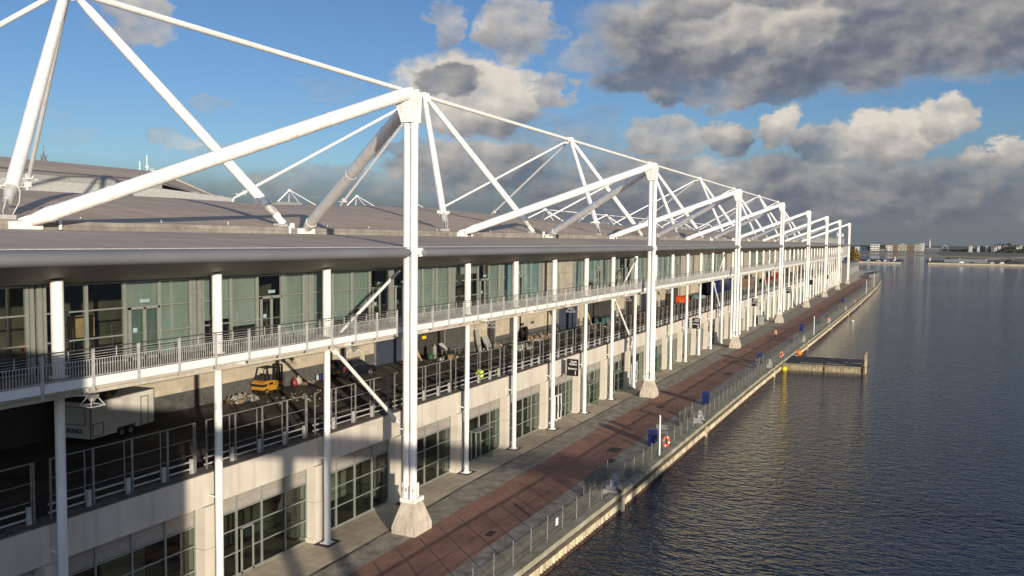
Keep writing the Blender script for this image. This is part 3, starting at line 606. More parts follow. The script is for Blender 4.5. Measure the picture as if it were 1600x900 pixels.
# ------------------------------------------------------------------ parapet fence on the deck
pf_ = thing('deck_safety_fence', 'grey barred safety fence and crash rails along the vehicle deck edge', 'fence', (XA, 31, 6))
b = MB(); y = 30.98
for j in range(4):
    x = .32+j*1.92
    if j: b.box(x-.045, x+.045, y-.03, y+.03, 6.05, 8.5)
    b.box(x+1.5, x+1.54, y-.02, y+.02, 6.3, 8.5)
b.box(.30, .36, y-.03, y+.03, 6.05, 8.5); b.box(7.66, 7.74, y-.03, y+.03, 6.05, 8.5)
for z, t in ((8.5, .025), (7.72, .016), (6.98, .016)): b.box(.32, 7.7, y-t, y+t, z-t, z+t)
p0 = b.build('fence_panel', 'galvd', None)
b = MB()
for z in (6.28, 6.62): b.box(.3, 7.75, y+.1, y+.16, z-.035, z+.035)
for j in range(4):
    x = .32+1.72+j*1.92; x = min(x, 7.52); b.box(x-.09, x+.09, y-.02, y+.1, 6.07, 6.78); b.box(x-.05, x+.05, y+.01, y+.1, 6.78, 6.95, 1)
b.build('crash_rail', ['galv', 'black'], p0)
for i in range(NB): bay_copy(p0, i, pf_)
drop(p0)

# ------------------------------------------------------------------ masts (front) and ridge frames (rear)
ORD = ['nearest', 'second', 'third', 'fourth', 'fifth', 'sixth', 'seventh', 'farthest']
def mast(i):
    x = X0+SP*i; yb = 26.62; zt = 25.75
    g = 'white twin tube masts along the front of the hall'
    lb = f'white twin tube mast on a tapered concrete foot, {ORD[i]} of the row along the promenade' if i >= 0 else 'white twin tube mast standing behind the viewpoint'
    t = thing('roof_mast', lb, 'mast', (x, yb, 0), 0, g)
    b = MB(); B = .95; Tt = .48
    vs = []
    for s_, z in ((B, 0), (B, .42), (Tt, 1.85)):
        vs += [(x+.25-s_, yb-s_*.85, z), (x+.25+s_, yb-s_*.85, z), (x+.25+s_, yb+s_*.85, z), (x+.25-s_, yb+s_*.85, z)]
    b.add(vs, [(k, (k+1) % 4, 4+(k+1) % 4, 4+k) for k in range(4)]+[(4+k, 4+(k+1) % 4, 8+(k+1) % 4, 8+k) for k in range(4)]+[(8, 9, 10, 11)])
    b.build('concrete_foot', 'concrete', t)
    b = MB(); b.box(x-.3, x+.8, yb-.5, yb+.5, 1.83, 2.08)
    for dx in (-.1, .35): b.beam((x+dx, yb-.25, 2.05), (x+dx, yb-.25, 2.9), .5, .04, up=(0, 1, 0))
    b.box(x-.18, x+.18, yb-.44, yb+.44, 2.08, 3.0); 
    b.build('base_plate', 'white', t)
    b = MB()
    for dy in (-.23, .23): b.cyl((x-.19, yb+dy, 2.6), (x-.225, yb+dy, 2.6), .17, n=16)
    b.build('port_cover', 'galv', t)
    b = MB()
    for dy in (-.235, .235): b.cyl((x, yb+dy, 2.1), (x, yb+dy, zt-.9), .232, n=20)
    for dy in (-.235, .235):
        for zz in (8.2, 14.1, 20.3): b.cyl((x, yb+dy, zz), (x, yb+dy, zz+.05), .24, n=20)
    b.box(x-.05, x+.05, yb-.12, yb+.12, 2.1, zt-.9)
    b.build('mast_tube', 'white', t)
    b = MB()   # gusset head
    for dx in (-.36, .28): b.extr([(yb-.44, zt-1.55), (yb+.44, zt-1.55), (yb+.80, zt-.55), (yb+.95, zt-.05), (yb+.45, zt+.42), (yb-.30, zt+.40), (yb-.52, zt-.1)], 'X', x+dx, x+dx+.08)
    for dy in (-.235, .235): b.cyl((x, yb+dy, zt-1.9), (x, yb+dy, zt-.7), .25, n=18)
    for dx in (-.40, .37):
        for a_, c_ in ((-.2, -1.3), (.2, -1.3), (-.3, -.9), (.4, -.9), (.65, -.4), (0, -.7)): b.cyl((x+dx, yb+a_, zt+c_), (x+dx+.03, yb+a_, zt+c_), .035, n=6)
    b.cyl((x-.5, yb, zt+.04), (x+.5, yb, zt+.04), .36, n=18); b.sph((x-.5, yb, zt+.04), .36, 16); b.sph((x+.5, yb, zt+.04), .36, 16)
    b.build('mast_head', 'white', t)
    b = MB(); b.box(x-.3, x+.3, yb-.3, yb+.3, 16.5, 16.85); b.box(x+.22, x+.62, yb-.42, yb+.2, 16.45, 16.95); b.extr([(x+.62, 16.47), (x+.62, 16.93), (x+1.2, 16.8), (x+1.2, 16.6)], 'Y', yb-.4, yb+.1); b.cyl((x-.1, yb-.52, 16.62), (x+.15, yb-.52, 16.62), .09, n=10)
    b.build('canopy_clamp', 'white', t)
    for s_ in (-1, 1):
        p = Vector((x+s_*.5, yb+.02, zt+.04)); q_ = Vector((x+s_*11.6, 44.35, 18.15)); d = (q_-p).normalized()
        a = p; e = q_-d*1.7; m1 = p+d*(q_-p).length*.33
        b = MB(); b.tube([a, m1, e], [.36, .41, .41], 22); [b.cyl(p+d*k_, p+d*(k_+.07), .425, n=22) for k_ in (4.5, 11.2)]; b.tube([e, e+d*.35, q_-d*.35], [.44, .44, .30], 22)
        b.build('raking_tube', 'white', t)
        b = MB(); b.beam(q_-d*.9, q_+d*.25, .10, .62); b.box(q_.x-.9, q_.x+.9, 44.1, 44.38, 17.78, 18.2); b.cyl((q_.x-s_*2.0, 44.2, 17.8), (q_.x-s_*2.0, 44.2, 18.4), .1, n=8)
        b.box(q_.x-s_*1.6-.15, q_.x-s_*1.6+.15, 44.2, 44.4, 18.2, 18.6)
        b.build('foot_bracket', 'white', t)
    return t
for i in range(-1, 8): mast(i)

YR, ZR = 56.6, 35.45
def ridge(i, far=False):
    x = X0+SP*i
    if not far: yr, zr, yb, zb, yg, zg, sg = YR, ZR, 46.6, 18.85, 78.5, 22.2, 1
    else: yr, zr, yb, zb, yg, zg, sg = 250, 38.2, 262, 21, 228, 24.5, -1
    lab = (f'white apex frame with four legs rising from the near roof slope, {ORD[i] if 0 <= i < 8 else "unseen"} of the row' if not far else
           f'small distant white apex frame above the roof crest, {["nearest","middle","farthest"][max(0,i-5)]} of the far three')
    t = thing('apex_frame', lab, 'roof frame', (x, yr, zb), 0, 'white apex frames over the near roof' if not far else 'distant white apex frames on the north side')
    r_ = .40 if not far else .34
    for s_ in (-1, 1):
        p = Vector((x+s_*.3, yr-sg*.2, zr-.15)); q_ = Vector((x+s_*11.27, yb, zb)); d = (q_-p).normalized(); ln = (q_-p).length
        b = MB(); b.tube([p, p+d*1.6, p+d*ln*.5, q_-d*1.8], [.17, r_*.85, r_, r_], 20 if not far else 8)
        if not far: b.cyl(q_-d*1.85, q_-d*1.75, r_+.05, n=20)
        b.build('front_leg', 'white', t)
        if not far:
            b = MB(); b.tube([q_-d*1.75, q_-d*.7], [r_*.97, r_*.6], 18); b.beam(q_-d*.75, q_+d*.35, .08, .5); b.box(q_.x-.45, q_.x+.45, q_.y-.3, q_.y+.4, q_.z-.6, q_.z-.25); b.build('leg_shoe', 'galv', t)
            b = MB()
            b.beam(q_-d*1.8+Vector((-1.0, 0, .1)), q_-d*1.8+Vector((1.0, 0, .1)), .12, .06)
            for k in (-1, 1): b.box(q_.x-d.x*1.8+k*1.0-.14, q_.x-d.x*1.8+k*1.0+.14, q_.y-d.y*1.8-.12, q_.y-d.y*1.8+.12, q_.z-d.z*1.8+.13, q_.z-d.z*1.8+.42)
            b.tube([q_-d*1.6+Vector((.5, -.1, 0)), q_-d*.8+Vector((.6, -.1, -.1)), q_+Vector((.4, 0, -.3))], .025, 5)
            b.build('lamp_bracket', 'white', t)
        p = Vector((x+s_*.25, yr+sg*.3, zr-.1)); q_ = Vector((x+s_*10.9, yg, zg)); d = (q_-p).normalized(); ln = (q_-p).length
        b = MB(); b.tube([p, p+d*.9, q_-d*1.6, q_-d*.4], [.10, .19, .19, .10], 12 if not far else 6)
        if not far: b.torus(q_-d*1.9, .30, .05, tuple(d)); b.beam(q_-d*1.4+Vector((-.9, 0, 0)), q_-d*1.4+Vector((.9, 0, 0)), .1, .08); b.cyl(q_-d*.4, q_+Vector((0, 0, -.6)), .1, n=8)
        b.build('rear_tie', 'white', t)
    b = MB()
    b.cyl((x-.75, yr, zr+.02), (x+.75, yr, zr+.02), .34, n=14)
    for dx in (-.42, .34): b.extr([(yr-.75, zr-.7), (yr+.75, zr-.7), (yr+.5, zr+.42), (yr-.5, zr+.42)], 'X', x+dx, x+dx+.08)
    b.build('apex_node', 'white', t)
    b = MB(); xe = x+SP-.8
    b.tube([(x+.7, yr, zr), (x+1.5, yr, zr), (xe-1.0, yr, zr), (xe, yr, zr)], [.16, .27, .27, .16], 16 if not far else 8)
    if i < 7 and not far: b.build('ridge_tube', 'white', t)
for i in range(-1, 8): ridge(i)
for i in range(5, 8): ridge(i, True)

# ------------------------------------------------------------------ footbridge (behind and beside the viewpoint)
fb = thing('dock_footbridge', 'high steel footbridge with railings, pier legs and added shade blocks crossing the dock', 'footbridge', (-2.2, 0, WZ))
b = MB(); b.box(-4.2, -.35, -160, 13, 15.35, 15.85); b.build('bridge_deck', 'galv', fb)
b = MB(); b.box(-4.3, -4.2, -8, 3, 15.3, 17.0); b.build('shade_panel', 'galv', fb)  # unseen panel added to stretch the shade over the deck and trailer
b = MB()
for k in range(0, 80): b.box(-4.15, -4.1, -158+k*2.1, -158.0+k*2.1+.06, 15.85, 16.95); b.box(-.45, -.4, -158+k*2.1, -158.0+k*2.1+.06, 15.85, 16.95)
b.box(-4.16, -4.08, -160, 12, 16.92, 16.98); b.box(-.47, -.39, -160, -1.5, 16.92, 16.98); b.box(-.47, -.39, 1.5, 12, 16.92, 16.98); b.build('bridge_railing', 'galv', fb)
b = MB(); b.box(-7.5, -.5, 2.9, 12, 0.+WZ-1, 18.35); b.build('shade_tower', 'concrete', fb)  # unseen block added to keep sun off the lower left facade
for yy in (-.2,):
    b = MB(); b.box(-3.6, -.5, -2.9, 2.9, WZ-2, 15.35); b.build('shade_slab', 'concrete', fb)  # unseen slab under the deck, added to block sun beside the tower block
for yy in (-12.4, -16.4, -48, -52, -90, -94):
    b = MB(); b.cyl((-1.5, yy, WZ-2), (-1.5, yy, 15.35), .42, n=14); b.build('pier_leg', 'galv', fb)
for k in range(5):
    xx, yy, zz = 204+k*48.5, 91., 25.7
    t = thing('low_roof_frame', f'{["nearest", "second", "third", "fourth", "farthest"][k]} low white frame with short splayed legs on the far side of the roof crest', 'roof frame', (xx, yy, 21), 0, 'low white frames behind the roof crest')
    for a in (-1, 1):
        for c, dx in ((-1, 5), (1, 9)): b = MB(); b.cyl((xx, yy, zz), (xx+a*dx, yy+c*6, 21.0), .20, .16, n=8); b.build('leg', 'white', t)
    b = MB(); b.cyl((xx-.5, yy, zz), (xx+.5, yy, zz), .4, n=10); b.build('node', 'white', t)
    b = MB(); b.cyl((xx, yy, zz), (xx+48.5, yy, zz), .17, n=8) if k < 4 else b.cyl((xx, yy, zz), (xx, yy, zz+.3), .17, n=8); b.build('ridge_tube', 'white', t)
#__MORE__
# ------------------------------------------------------------------ people
def person(name, label, pts, edges, rad, bands, loc, rz, cat='person', extra=None):
    """one continuous skinned body; bands = [(zmax, material)] choose the clothing colour by height"""
    me = bpy.data.meshes.new(name); me.from_pydata(pts, edges, []); o = bpy.data.objects.new(name, me); COL.objects.link(o)
    me.attributes.new  # noqa
    md = o.modifiers.new('skin', 'SKIN')
    if not me.skin_vertices: 
        bpy.context.view_layer.objects.active = o; bpy.ops.object.select_all(action='DESELECT'); o.select_set(True); bpy.ops.mesh.customdata_skin_add()
    sv = me.skin_vertices[0].data
    for i, r_ in enumerate(rad): sv[i].radius = (r_, r_) if not isinstance(r_, tuple) else r_
    sv[0].use_root = True
    sb = o.modifiers.new('sub', 'SUBSURF'); sb.levels = 2; sb.render_levels = 2
    bpy.context.view_layer.update()
    m2 = bpy.data.meshes.new_from_object(o.evaluated_get(bpy.context.evaluated_depsgraph_get())); bpy.data.objects.remove(o)
    mats = []; m2.materials.clear()
    for _, k in bands:
        if k not in mats: mats.append(k); m2.materials.append(MT[k])
    for p in m2.polygons:
        z = p.center.z; p.use_smooth = True
        for zm, k in bands:
            if z < zm: p.material_index = mats.index(k); break
    o = bpy.data.objects.new(name, m2); COL.objects.link(o); o.location = loc; o.rotation_euler = (0, 0, rz)
    return tag(o, label, cat)
W = [(0, 0, .95), (0, 0, 1.15), (0, 0, 1.38), (.02, 0, 1.50), (.03, 0, 1.62),            # pelvis chest neck head
     (.0, .10, .92), (.14, .11, .50), (.10, .11, .09), (.24, .12, .05),                    # leg forward
     (.0, -.10, .92), (-.10, -.11, .50), (-.30, -.11, .14), (-.20, -.12, .04),             # leg back
     (0, .19, 1.40), (-.06, .24, 1.12), (.04, .25, .88), (.06, .25, .80), (0, -.19, 1.40), (.07, -.24, 1.13), (.20, -.24, .93), (.24, -.24, .86)]
WE = [(0, 1), (1, 2), (2, 3), (3, 4), (0, 5), (5, 6), (6, 7), (7, 8), (0, 9), (9, 10), (10, 11), (11, 12), (2, 13), (13, 14), (14, 15), (15, 16), (2, 17), (17, 18), (18, 19), (19, 20)]
WR = [.16, .15, .15, .06, .105, .10, .065, .045, .05, .10, .065, .045, .05, .065, .05, .035, .04, .065, .05, .035, .04]
p = person('person', 'person in a beige coat walking along the brick path', W, WE, WR, [(.12, 'black'), (.72, 'dcloth'), (1.46, 'beige'), (9, 'skin')], (155.1, 22.8, .01), R(175))
b = MB(); b.sph((.0, 0, 1.67), .118, 12, sc=(1, .95, .9)); b.build('hair', 'hair', p, local=True)
b = MB(); b.cyl((0, 0, .68), (0, 0, 1.02), .22, .19, n=12, caps=False); b.build('coat_skirt', 'beige', p, local=True)
Cp = [(0, 0, .62), (.10, 0, .92), (.24, 0, 1.12), (.34, 0, 1.18), (.44, 0, 1.14), (.05, .11, .60), (.36, .14, .50), (.22, .13, .08), (.36, .14, .04), (.05, -.11, .60), (.36, -.14, .50), (.22, -.13, .08), (.36, -.14, .04),
      (.22, .22, 1.06), (.36, .30, .84), (.52, .22, .68), (.58, .20, .62), (.22, -.22, 1.06), (.36, -.30, .84), (.52, -.22, .68), (.58, -.20, .62)]
p = person('person', 'person in a fluorescent yellow jacket crouching behind the deck fence', Cp, WE, [.20, .22, .19, .07, .10, .10, .075, .05, .05, .10, .075, .05, .05, .08, .06, .04, .04, .08, .06, .04, .04], [(.55, 'dcloth'), (9, 'hivis')], (58.75, 31.75, 5.6), R(60))
b = MB(); b.sph((.44, 0, 1.17), .118, 12); b.build('hair', 'hair', p, local=True)
b = MB(); b.extr([(.0, .55), (.30, .55), (.33, 1.0), (.22, 1.12), (.08, 1.12), (-.03, 1.0)], 'X', 60.62, 60.72); o = b.build('hanging_vest', 'hivis')
for v in o.data.vertices: v.co.y += 31.12; v.co.z += 5.6
tag(o, 'small fluorescent yellow vest hung on a fence post beside the crouching person', 'vest')

# ------------------------------------------------------------------ dock fence in runs between the mooring recesses
bounds = [4]+EQ+[372]
for r in range(len(bounds)-1):
    xa, xb = bounds[r]+2.3, bounds[r+1]-2.3
    where = ['nearest run of low grey dock fence beside the brick path', 'low grey dock fence run carrying the first lifebuoy and white pole', 'low grey dock fence run just before the timber jetty', 'low grey dock fence run beginning at the timber jetty',
             'fence run behind the second white pole', 'low grey fence run beside the fifth mast foot', 'low grey fence run beside the sixth mast foot', 'low grey fence run beside the seventh mast foot', 'farthest low grey fence run by the end of the hall'][r]
    f = thing('dock_fence', where, 'fence', (xa, fy(xa), 0), 0, 'dock fence runs along the water')
    path = [(xa, fy(xa)+1.3)] if r else []
    nseg = max(2, round((xb-xa)/2.12)); path += [(xa+(xb-xa)*k/nseg, fy(xa+(xb-xa)*k/nseg)) for k in range(nseg+1)]
    if r < len(bounds)-2: xe = bounds[r+1]; path += [(xb, fy(xb)+1.3), (xe, fy(xe)+1.4), (xe+2.3, fy(xe+2.3)+1.3)]
    for (x0, y0), (x1, y1) in zip(path, path[1:]):
        b = MB(); b.cyl((x0, y0, .0), (x0, y0, 1.42), .035, n=8); b.sph((x0, y0, 1.42), .045, 6); b.build('fence_post', 'galvd', f)
        b = MB(); ln = math.hypot(x1-x0, y1-y0); n = int(ln/(.055 if x0 < 100 else .11)); wdt = .005 if x0 < 100 else .009
        for k in range(1, n): t = k/n; xx, yy = x0+(x1-x0)*t, y0+(y1-y0)*t; b.box(xx-wdt, xx+wdt, yy-wdt, yy+wdt, .1, 1.2)
        b.beam((x0, y0, 1.2), (x1, y1, 1.2), .045, .06); b.beam((x0, y0, .1), (x1, y1, .1), .03, .04)
        for z in (.35, .6, .85): b.beam((x0, y0, z), (x1, y1, z), .01, .014)
        b.build('mesh_panel', 'fencem', f)
ordn = ['nearest', 'second', 'third', 'fourth', 'fifth', 'sixth', 'seventh', 'farthest']
def bollard(i):
    x = EQ[i]; y = (fy(x)+qy(x))/2+.35
    t = thing('mooring_capstan', f'grey mooring capstan in the {ordn[i]} fence recess on the quay edge', 'capstan', (x, y, 0), 0, 'mooring gear along the quay')
    b = MB(); b.box(-.55, .55, -.5, .5, 0, .22); b.box(-.4, .3, -.35, .35, .22, .5); b.build('base', 'plant', t, local=True)
    b = MB(); b.cyl((.0, 0, .5), (.0, 0, .72), .16, .13, n=14); b.cyl((.0, 0, .72), (0, 0, .82), .22, .24, n=14); b.extr([(-.5, .22), (.1, .22), (.1, 1.15), (-.12, 1.15)], 'X', .32, .42); b.build('head', 'plant', t, local=True)
    b = MB(); b.cyl((-.3, -.4, .3), (-.3, -.75, .12), .09, .13, n=10); b.build('hook', 'rust', t, local=True)
for i in range(6): bollard(i)
def litter(i, x, y, rz):
    t = thing('litter_bin', f'{["nearest", "second", "third", "fourth", "far"][i]} royal blue litter bin on the promenade beside the dock fence', 'bin', (x, y, 0), rz, 'blue bins along the fence')
    b = MB(); b.extr([(-.36, .12), (.36, .12), (.38, 1.25), (.30, 1.45), (-.30, 1.45), (-.38, 1.25)], 'X', -.32, .32); b.build('body', 'bluebin', t, local=True)
    b = MB(); b.box(-.34, .34, -.28, .28, 1.02, 1.18); b.build('slot', 'black', t, local=True)
    b = MB(); b.box(-.3, .3, -.32, .32, 0, .12); b.build('plinth', 'black', t, local=True)
for i, (x, y) in enumerate([(67.6, 19.8), (87.6, 19.9), (122., 20.0), (170.9, 20.2), (262, 19.6)]): litter(i, x, y, R(8))
tb = thing('notice_board', 'dark notice board standing behind the nearest blue bin', 'notice board', (69.3, 19.5, 0))
b = MB(); b.box(-.03, .03, -.5, .5, .75, 1.5); b.build('board', 'galvd', tb, local=True)
b = MB(); b.box(-.04, .04, -.5, -.44, 0, 1.5); b.build('leg', 'galvd', tb, local=True); b = MB(); b.box(-.04, .04, .44, .5, 0, 1.5); b.build('leg', 'galvd', tb, local=True)
def buoy(i, x, col='orange'):
    y = fy(x)-.08
    t = thing('lifebuoy', f'{ordn[i]} orange red lifebuoy ring hanging on the dock fence', 'lifebuoy', (x, y, .75), 0, 'lifebuoys on the fence')
    b = MB(); b.torus((0, 0, 0), .36, .10, (.55, 1, 0), 24, 8); b.build('ring', 'orange', t, local=True)
    b = MB()
    for k in range(4):
        a = k*math.pi/2+.4; ax = Vector((.55, 1, 0)).normalized(); u = ax.cross(Vector((0, 0, 1))).normalized(); v = ax.cross(u); c = (u*math.cos(a)+v*math.sin(a))*.36; tn = (-u*math.sin(a)+v*math.cos(a))
        b.cyl(c-tn*.05, c+tn*.05, .107, n=10)
    b.build('band', 'white2', t, local=True)
    b = MB(); b.beam((0, .1, -.75), (0, .1, .5), .07, .07, up=(0, 1, 0)); b.build('stand_post', 'galvd', t, local=True)
for i, x in enumerate([66.6, 127.6, 190.5, 256]): buoy(i, x)
for i, x in enumerate([64.6, 164.4, 308, 356]):
    y = fy(x)-.12; z = [3.35, 3.6, 5, 6][i]
    t = thing('ladder_marker_pole', f'{ordn[i] if i < 3 else "farthest"} slim white pole rising from the quay edge', 'pole', (x, y, 0), 0, 'white poles along the quay edge')
    b = MB(); b.cyl((0, 0, .02), (0, 0, z), .075, .065, n=10); b.build('shaft', 'white2', t, local=True)
    b = MB(); b.cyl((0, 0, 0), (0, 0, .05), .16, n=10); b.build('flange', 'galvd', t, local=True)
for (x, y) in [(44.0, fy(44)-.05), (53.0, fy(53)-.05)]:
    b = MB(); b.box(-.02, .02, -.01, .01, 0, .42); b.box(-.17, .17, -.02, .0, 0, .45); o = b.build('fence_notice', 'white2'); o.location = (x, y-.04, .62); tag(o, 'small white notice fixed low on the nearest fence' if x < 50 else 'tall white notice on the fence just before the first capstan', 'notice')
for i, (x, y, sx, sy) in enumerate([(64.6, 22.2, 1.5, 1.0), (61.2, 21.3, 1.3, .6), (42.4, 22.2, .9, .45), (121.5, 23.4, 2, 1), (109.7, 22.1, 1.6, .9), (84, 23.8, 1.2, .8)]):
    b = MB(); b.box(-sx/2, sx/2, -sy/2, sy/2, 0, .006); o = b.build('access_cover', 'iron'); o.location = (x, y, .0085)
    tag(o, ['wide dark access cover in the brick near the notice board', 'narrow dark access cover at the brick edge by the first capstan', 'small dark access cover in the nearest brick paving', 'wide dark access cover beyond the third bin', 'dark access cover before the jetty', 'dark access cover on the brick beside the second mast'][i], 'access cover', 'dark covers in the brick path')

# ------------------------------------------------------------------ jetty and floats
j = thing('timber_jetty', 'low weathered timber jetty reaching out from the quay wall', 'jetty', (131, 12, WZ))
b = MB(); b.extr([(125.5, 17.3), (127.2, 6.7), (135.4, 7.0), (134.2, 17.1)], 'Z', -.50, -.25); b.build('jetty_deck', 'woodg', j)
b = MB(); b.add([(125.35, 17.3, -1.3), (127.05, 6.65, -1.3), (127.05, 6.65, -.28), (125.35, 17.3, -.28), (125.8, 17.3, -1.3), (127.5, 6.65, -1.3), (127.5, 6.65, -.28), (125.8, 17.3, -.28)], [(0, 1, 2, 3), (3, 2, 6, 7), (5, 4, 7, 6)]); b.build('side_planking', 'jside', j)
b = MB(); b.beam((125.25, 17.3, -.40), (126.95, 6.65, -.40), .09, .12); b.beam((125.25, 17.3, -1.18), (126.95, 6.65, -1.18), .12, .12); b.beam((126.1, 11.5, -.3), (126.1, 11.5, -1.3), .14, .14, up=(1, 0, 0)); b.build('waling', 'wood', j)
b = MB(); b.beam((127.2, 6.6, -.8), (135.4, 6.9, -.8), .1, .9); b.build('end_planking', 'rust', j)
for x, y, z in [(127.9, 6.3, 1.5), (128.6, 6.2, 1.75), (135.6, 6.7, .5), (127.0, 6.4, -.1)]:
    b = MB(); b.cyl((x, y, WZ-1), (x, y, z), .19, n=12); b.build('mooring_pile', 'jside' if x > 127.5 else 'rust', j)
for x, y, l_, w_ in [(127.2, 13.5, 3.2, .2), (128, 10.2, 2.6, .2), (130.5, 8.2, 2.6, .2), (133, 11.2, .7, .5)]:
    b = MB(); b.box(x-w_/2, x+w_/2, y-l_/2, y+l_/2, -.248, -.20); b.build('deck_batten', 'jside', j)
b = MB(); b.beam((125.6, 17.9, .08), (125.9, 17.0, -.2), .7, .06); b.build('gangway_plate', 'galvd', j)
for x, y, k, lb in [(124.9, 17.0, 'yellow', 'yellow ball float tucked between the jetty and the quay wall'), (139.5, 16.75, 'orange2', 'orange ball float against the quay wall past the jetty')]:
    r_ = .42 if k == 'yellow' else .5
    t = thing('mooring_float', lb, 'float', (x, y, WZ))
    b = MB(); b.sph((0, 0, .25 if k == 'yellow' else .9), r_, 16); b.build('ball', k, t, local=True)
    b = MB(); b.cyl((0, 0, (.25 if k == 'yellow' else .9)+r_*.9), (0, 0, (.25 if k == 'yellow' else .9)+r_+.14), .07, n=8); b.build('neck', 'black', t, local=True)
for x, y, lb in [(213, 13.5, 'small white float on the water off the far quay wall'),]:
    b = MB(); b.sph((0, 0, .08), .28, 10, sc=(1, 1.2, .8)); o = b.build('mooring_float', 'white2'); o.location = (x, y, WZ); tag(o, lb, 'float')

# ------------------------------------------------------------------ hanging signs and walkway lamps
for k in range(6):
    x = 72.0+SP*k; y0, y1, z0, z1 = 28.5, 29.62, 4.62, 6.2
    t = thing('hanging_sign', f'{ordn[k]} black entrance sign projecting from a white column' + (f', numbered {k+1}' if k < 4 else ''), 'sign', (x, 29.1, z0), 0, 'black entrance signs along the promenade')
    b = MB(); b.box(x-.1, x+.1, y0, y1, z0, z1); b.build('sign_panel', 'signk', t)
    b = MB(); b.beam((x, y1, z1-.3), (x, 29.9, z1-.3), .05, .05); b.beam((x, y1, z0+.3), (x, 29.9, z0+.3), .05, .05); b.build('bracket', 'galvd', t)
    if k < 4:
        rot = (R(90), 0, R(-90))
        for s_, sz, yy, zz in (('South', .27, y0+.08, z1-.30), ('Gallery', .27, y0+.08, z1-.54), ('Entrance', .25, y0+.08, z0+.62), (str(k+1), .56, y0+.08, z0+.12)):
            text(s_, sz, 'lettering', 'signw', t, (-.112, yy-29.1, zz-z0), rot, align='RIGHT', bold=.006)
for k, x in enumerate([20.66, 36.88, 53.32, 68.65, 85.0, 101.1, 117.3]):
    t = thing('flood_lamp', f'{ordn[k] if k < 6 else "seventh"} trapezoid flood lamp hanging under the walkway edge', 'lamp', (x, 28.0, 11.3), 0, 'flood lamps under the walkway')
    b = MB(); b.box(-.14, .14, -.2, .2, .0, .16); b.sph((0, 0, -.02), .14, 10); b.build('lamp_head', 'galvd', t, local=True)
    b = MB()
    for s_ in (-1, 1):
        b.beam((-.3, s_*.32, -.28), (.3, s_*.32, -.28), .03, .03); b.beam((s_*.3, -.32, -.28), (s_*.3, .32, -.28), .03, .03)
        for q_ in (-1, 1): b.beam((s_*.3, q_*.32, -.28), (s_*.12, q_*.14, .05), .03, .03)
    b.build('guard_frame', 'galv', t, local=True)
    b = MB(); b.cyl((-.1, .1, .1), (-1.3, .2, .28), .03, n=6); b.build('arm', 'galv', t, local=True)

# ------------------------------------------------------------------ vehicles and clutter on the deck
DZ = 5.605
t = thing('drinks_trailer', 'off white box trailer lettered DRINKS parked in the shade on the deck', 'trailer', (30.4, 41.4, DZ), R(9))
Lx, Wy, z0, z1 = 5.0, 2.15, .38, 2.42
b = MB(); b.box(0, Lx, 0, Wy, z0+.25, z1); b.box(0, 1.95, .001, Wy, z0, z0+.25); b.box(3.45, Lx, .001, Wy, z0, z0+.25); b.build('body', 'trail', t, local=True)
b = MB(); b.box(-.03, Lx+.03, -.03, Wy+.03, z1, z1+.05)
for x in (-.02, Lx-.05): b.box(x, x+.07, -.025, .03, z0, z1)
b.box(-.02, .03, Wy-.03, Wy+.02, z0, z1); b.build('trim', 'trim', t, local=True)
b = MB()
for x0, x1, za, zb in ((3.85, 4.5, z0+.05, z1-.28), (.15, .95, z0+.1, z0+.85)):
    b = MB()
    b.box(x0, x0+.05, -.03, 0, za, zb); b.box(x1-.05, x1, -.03, 0, za, zb); b.box(x0, x1, -.03, 0, zb-.05, zb); b.box(x0, x1, -.03, 0, za, za+.03)
    b.build('door_frame', 'trim', t, local=True)
b = MB(); b.box(-.03, 0, .35, .39, z0+.75, z1-.25); b.box(-.03, 0, 1.85, 1.89, z0+.75, z1-.25); b.box(-.03, 0, .35, 1.89, z1-.29, z1-.25); b.box(-.03, 0, .35, 1.89, z0+.75, z0+.79); b.build('hatch', 'trim', t, local=True)
text('DRINKS', .36, 'lettering', 'signl', t, (-.012, 1.86, z0+.28), (R(90), 0, R(-90)), align='LEFT', bold=.012)
for x in (2.35, 3.05):
    b = MB(); b.cyl((x, .02, .3), (x, .22, .3), .3, n=18); w_ = b.build('wheel', 'rubber', t, local=True)
    b = MB(); b.cyl((x, -.005, .3), (x, .03, .3), .17, n=14); b.build('rim', 'chrome', w_, local=True)
b = MB(); b.box(1.95, 3.45, -.02, .1, z0+.2, z0+.27); b.build('mudguard', 'trim', t, local=True)
b = MB(); b.beam((Lx, .6, .5), (Lx+1.2, Wy/2, .5), .07, .1); b.beam((Lx, 1.55, .5), (Lx+1.2, Wy/2, .5), .07, .1); b.build('drawbar', 'galvd', t, local=True)

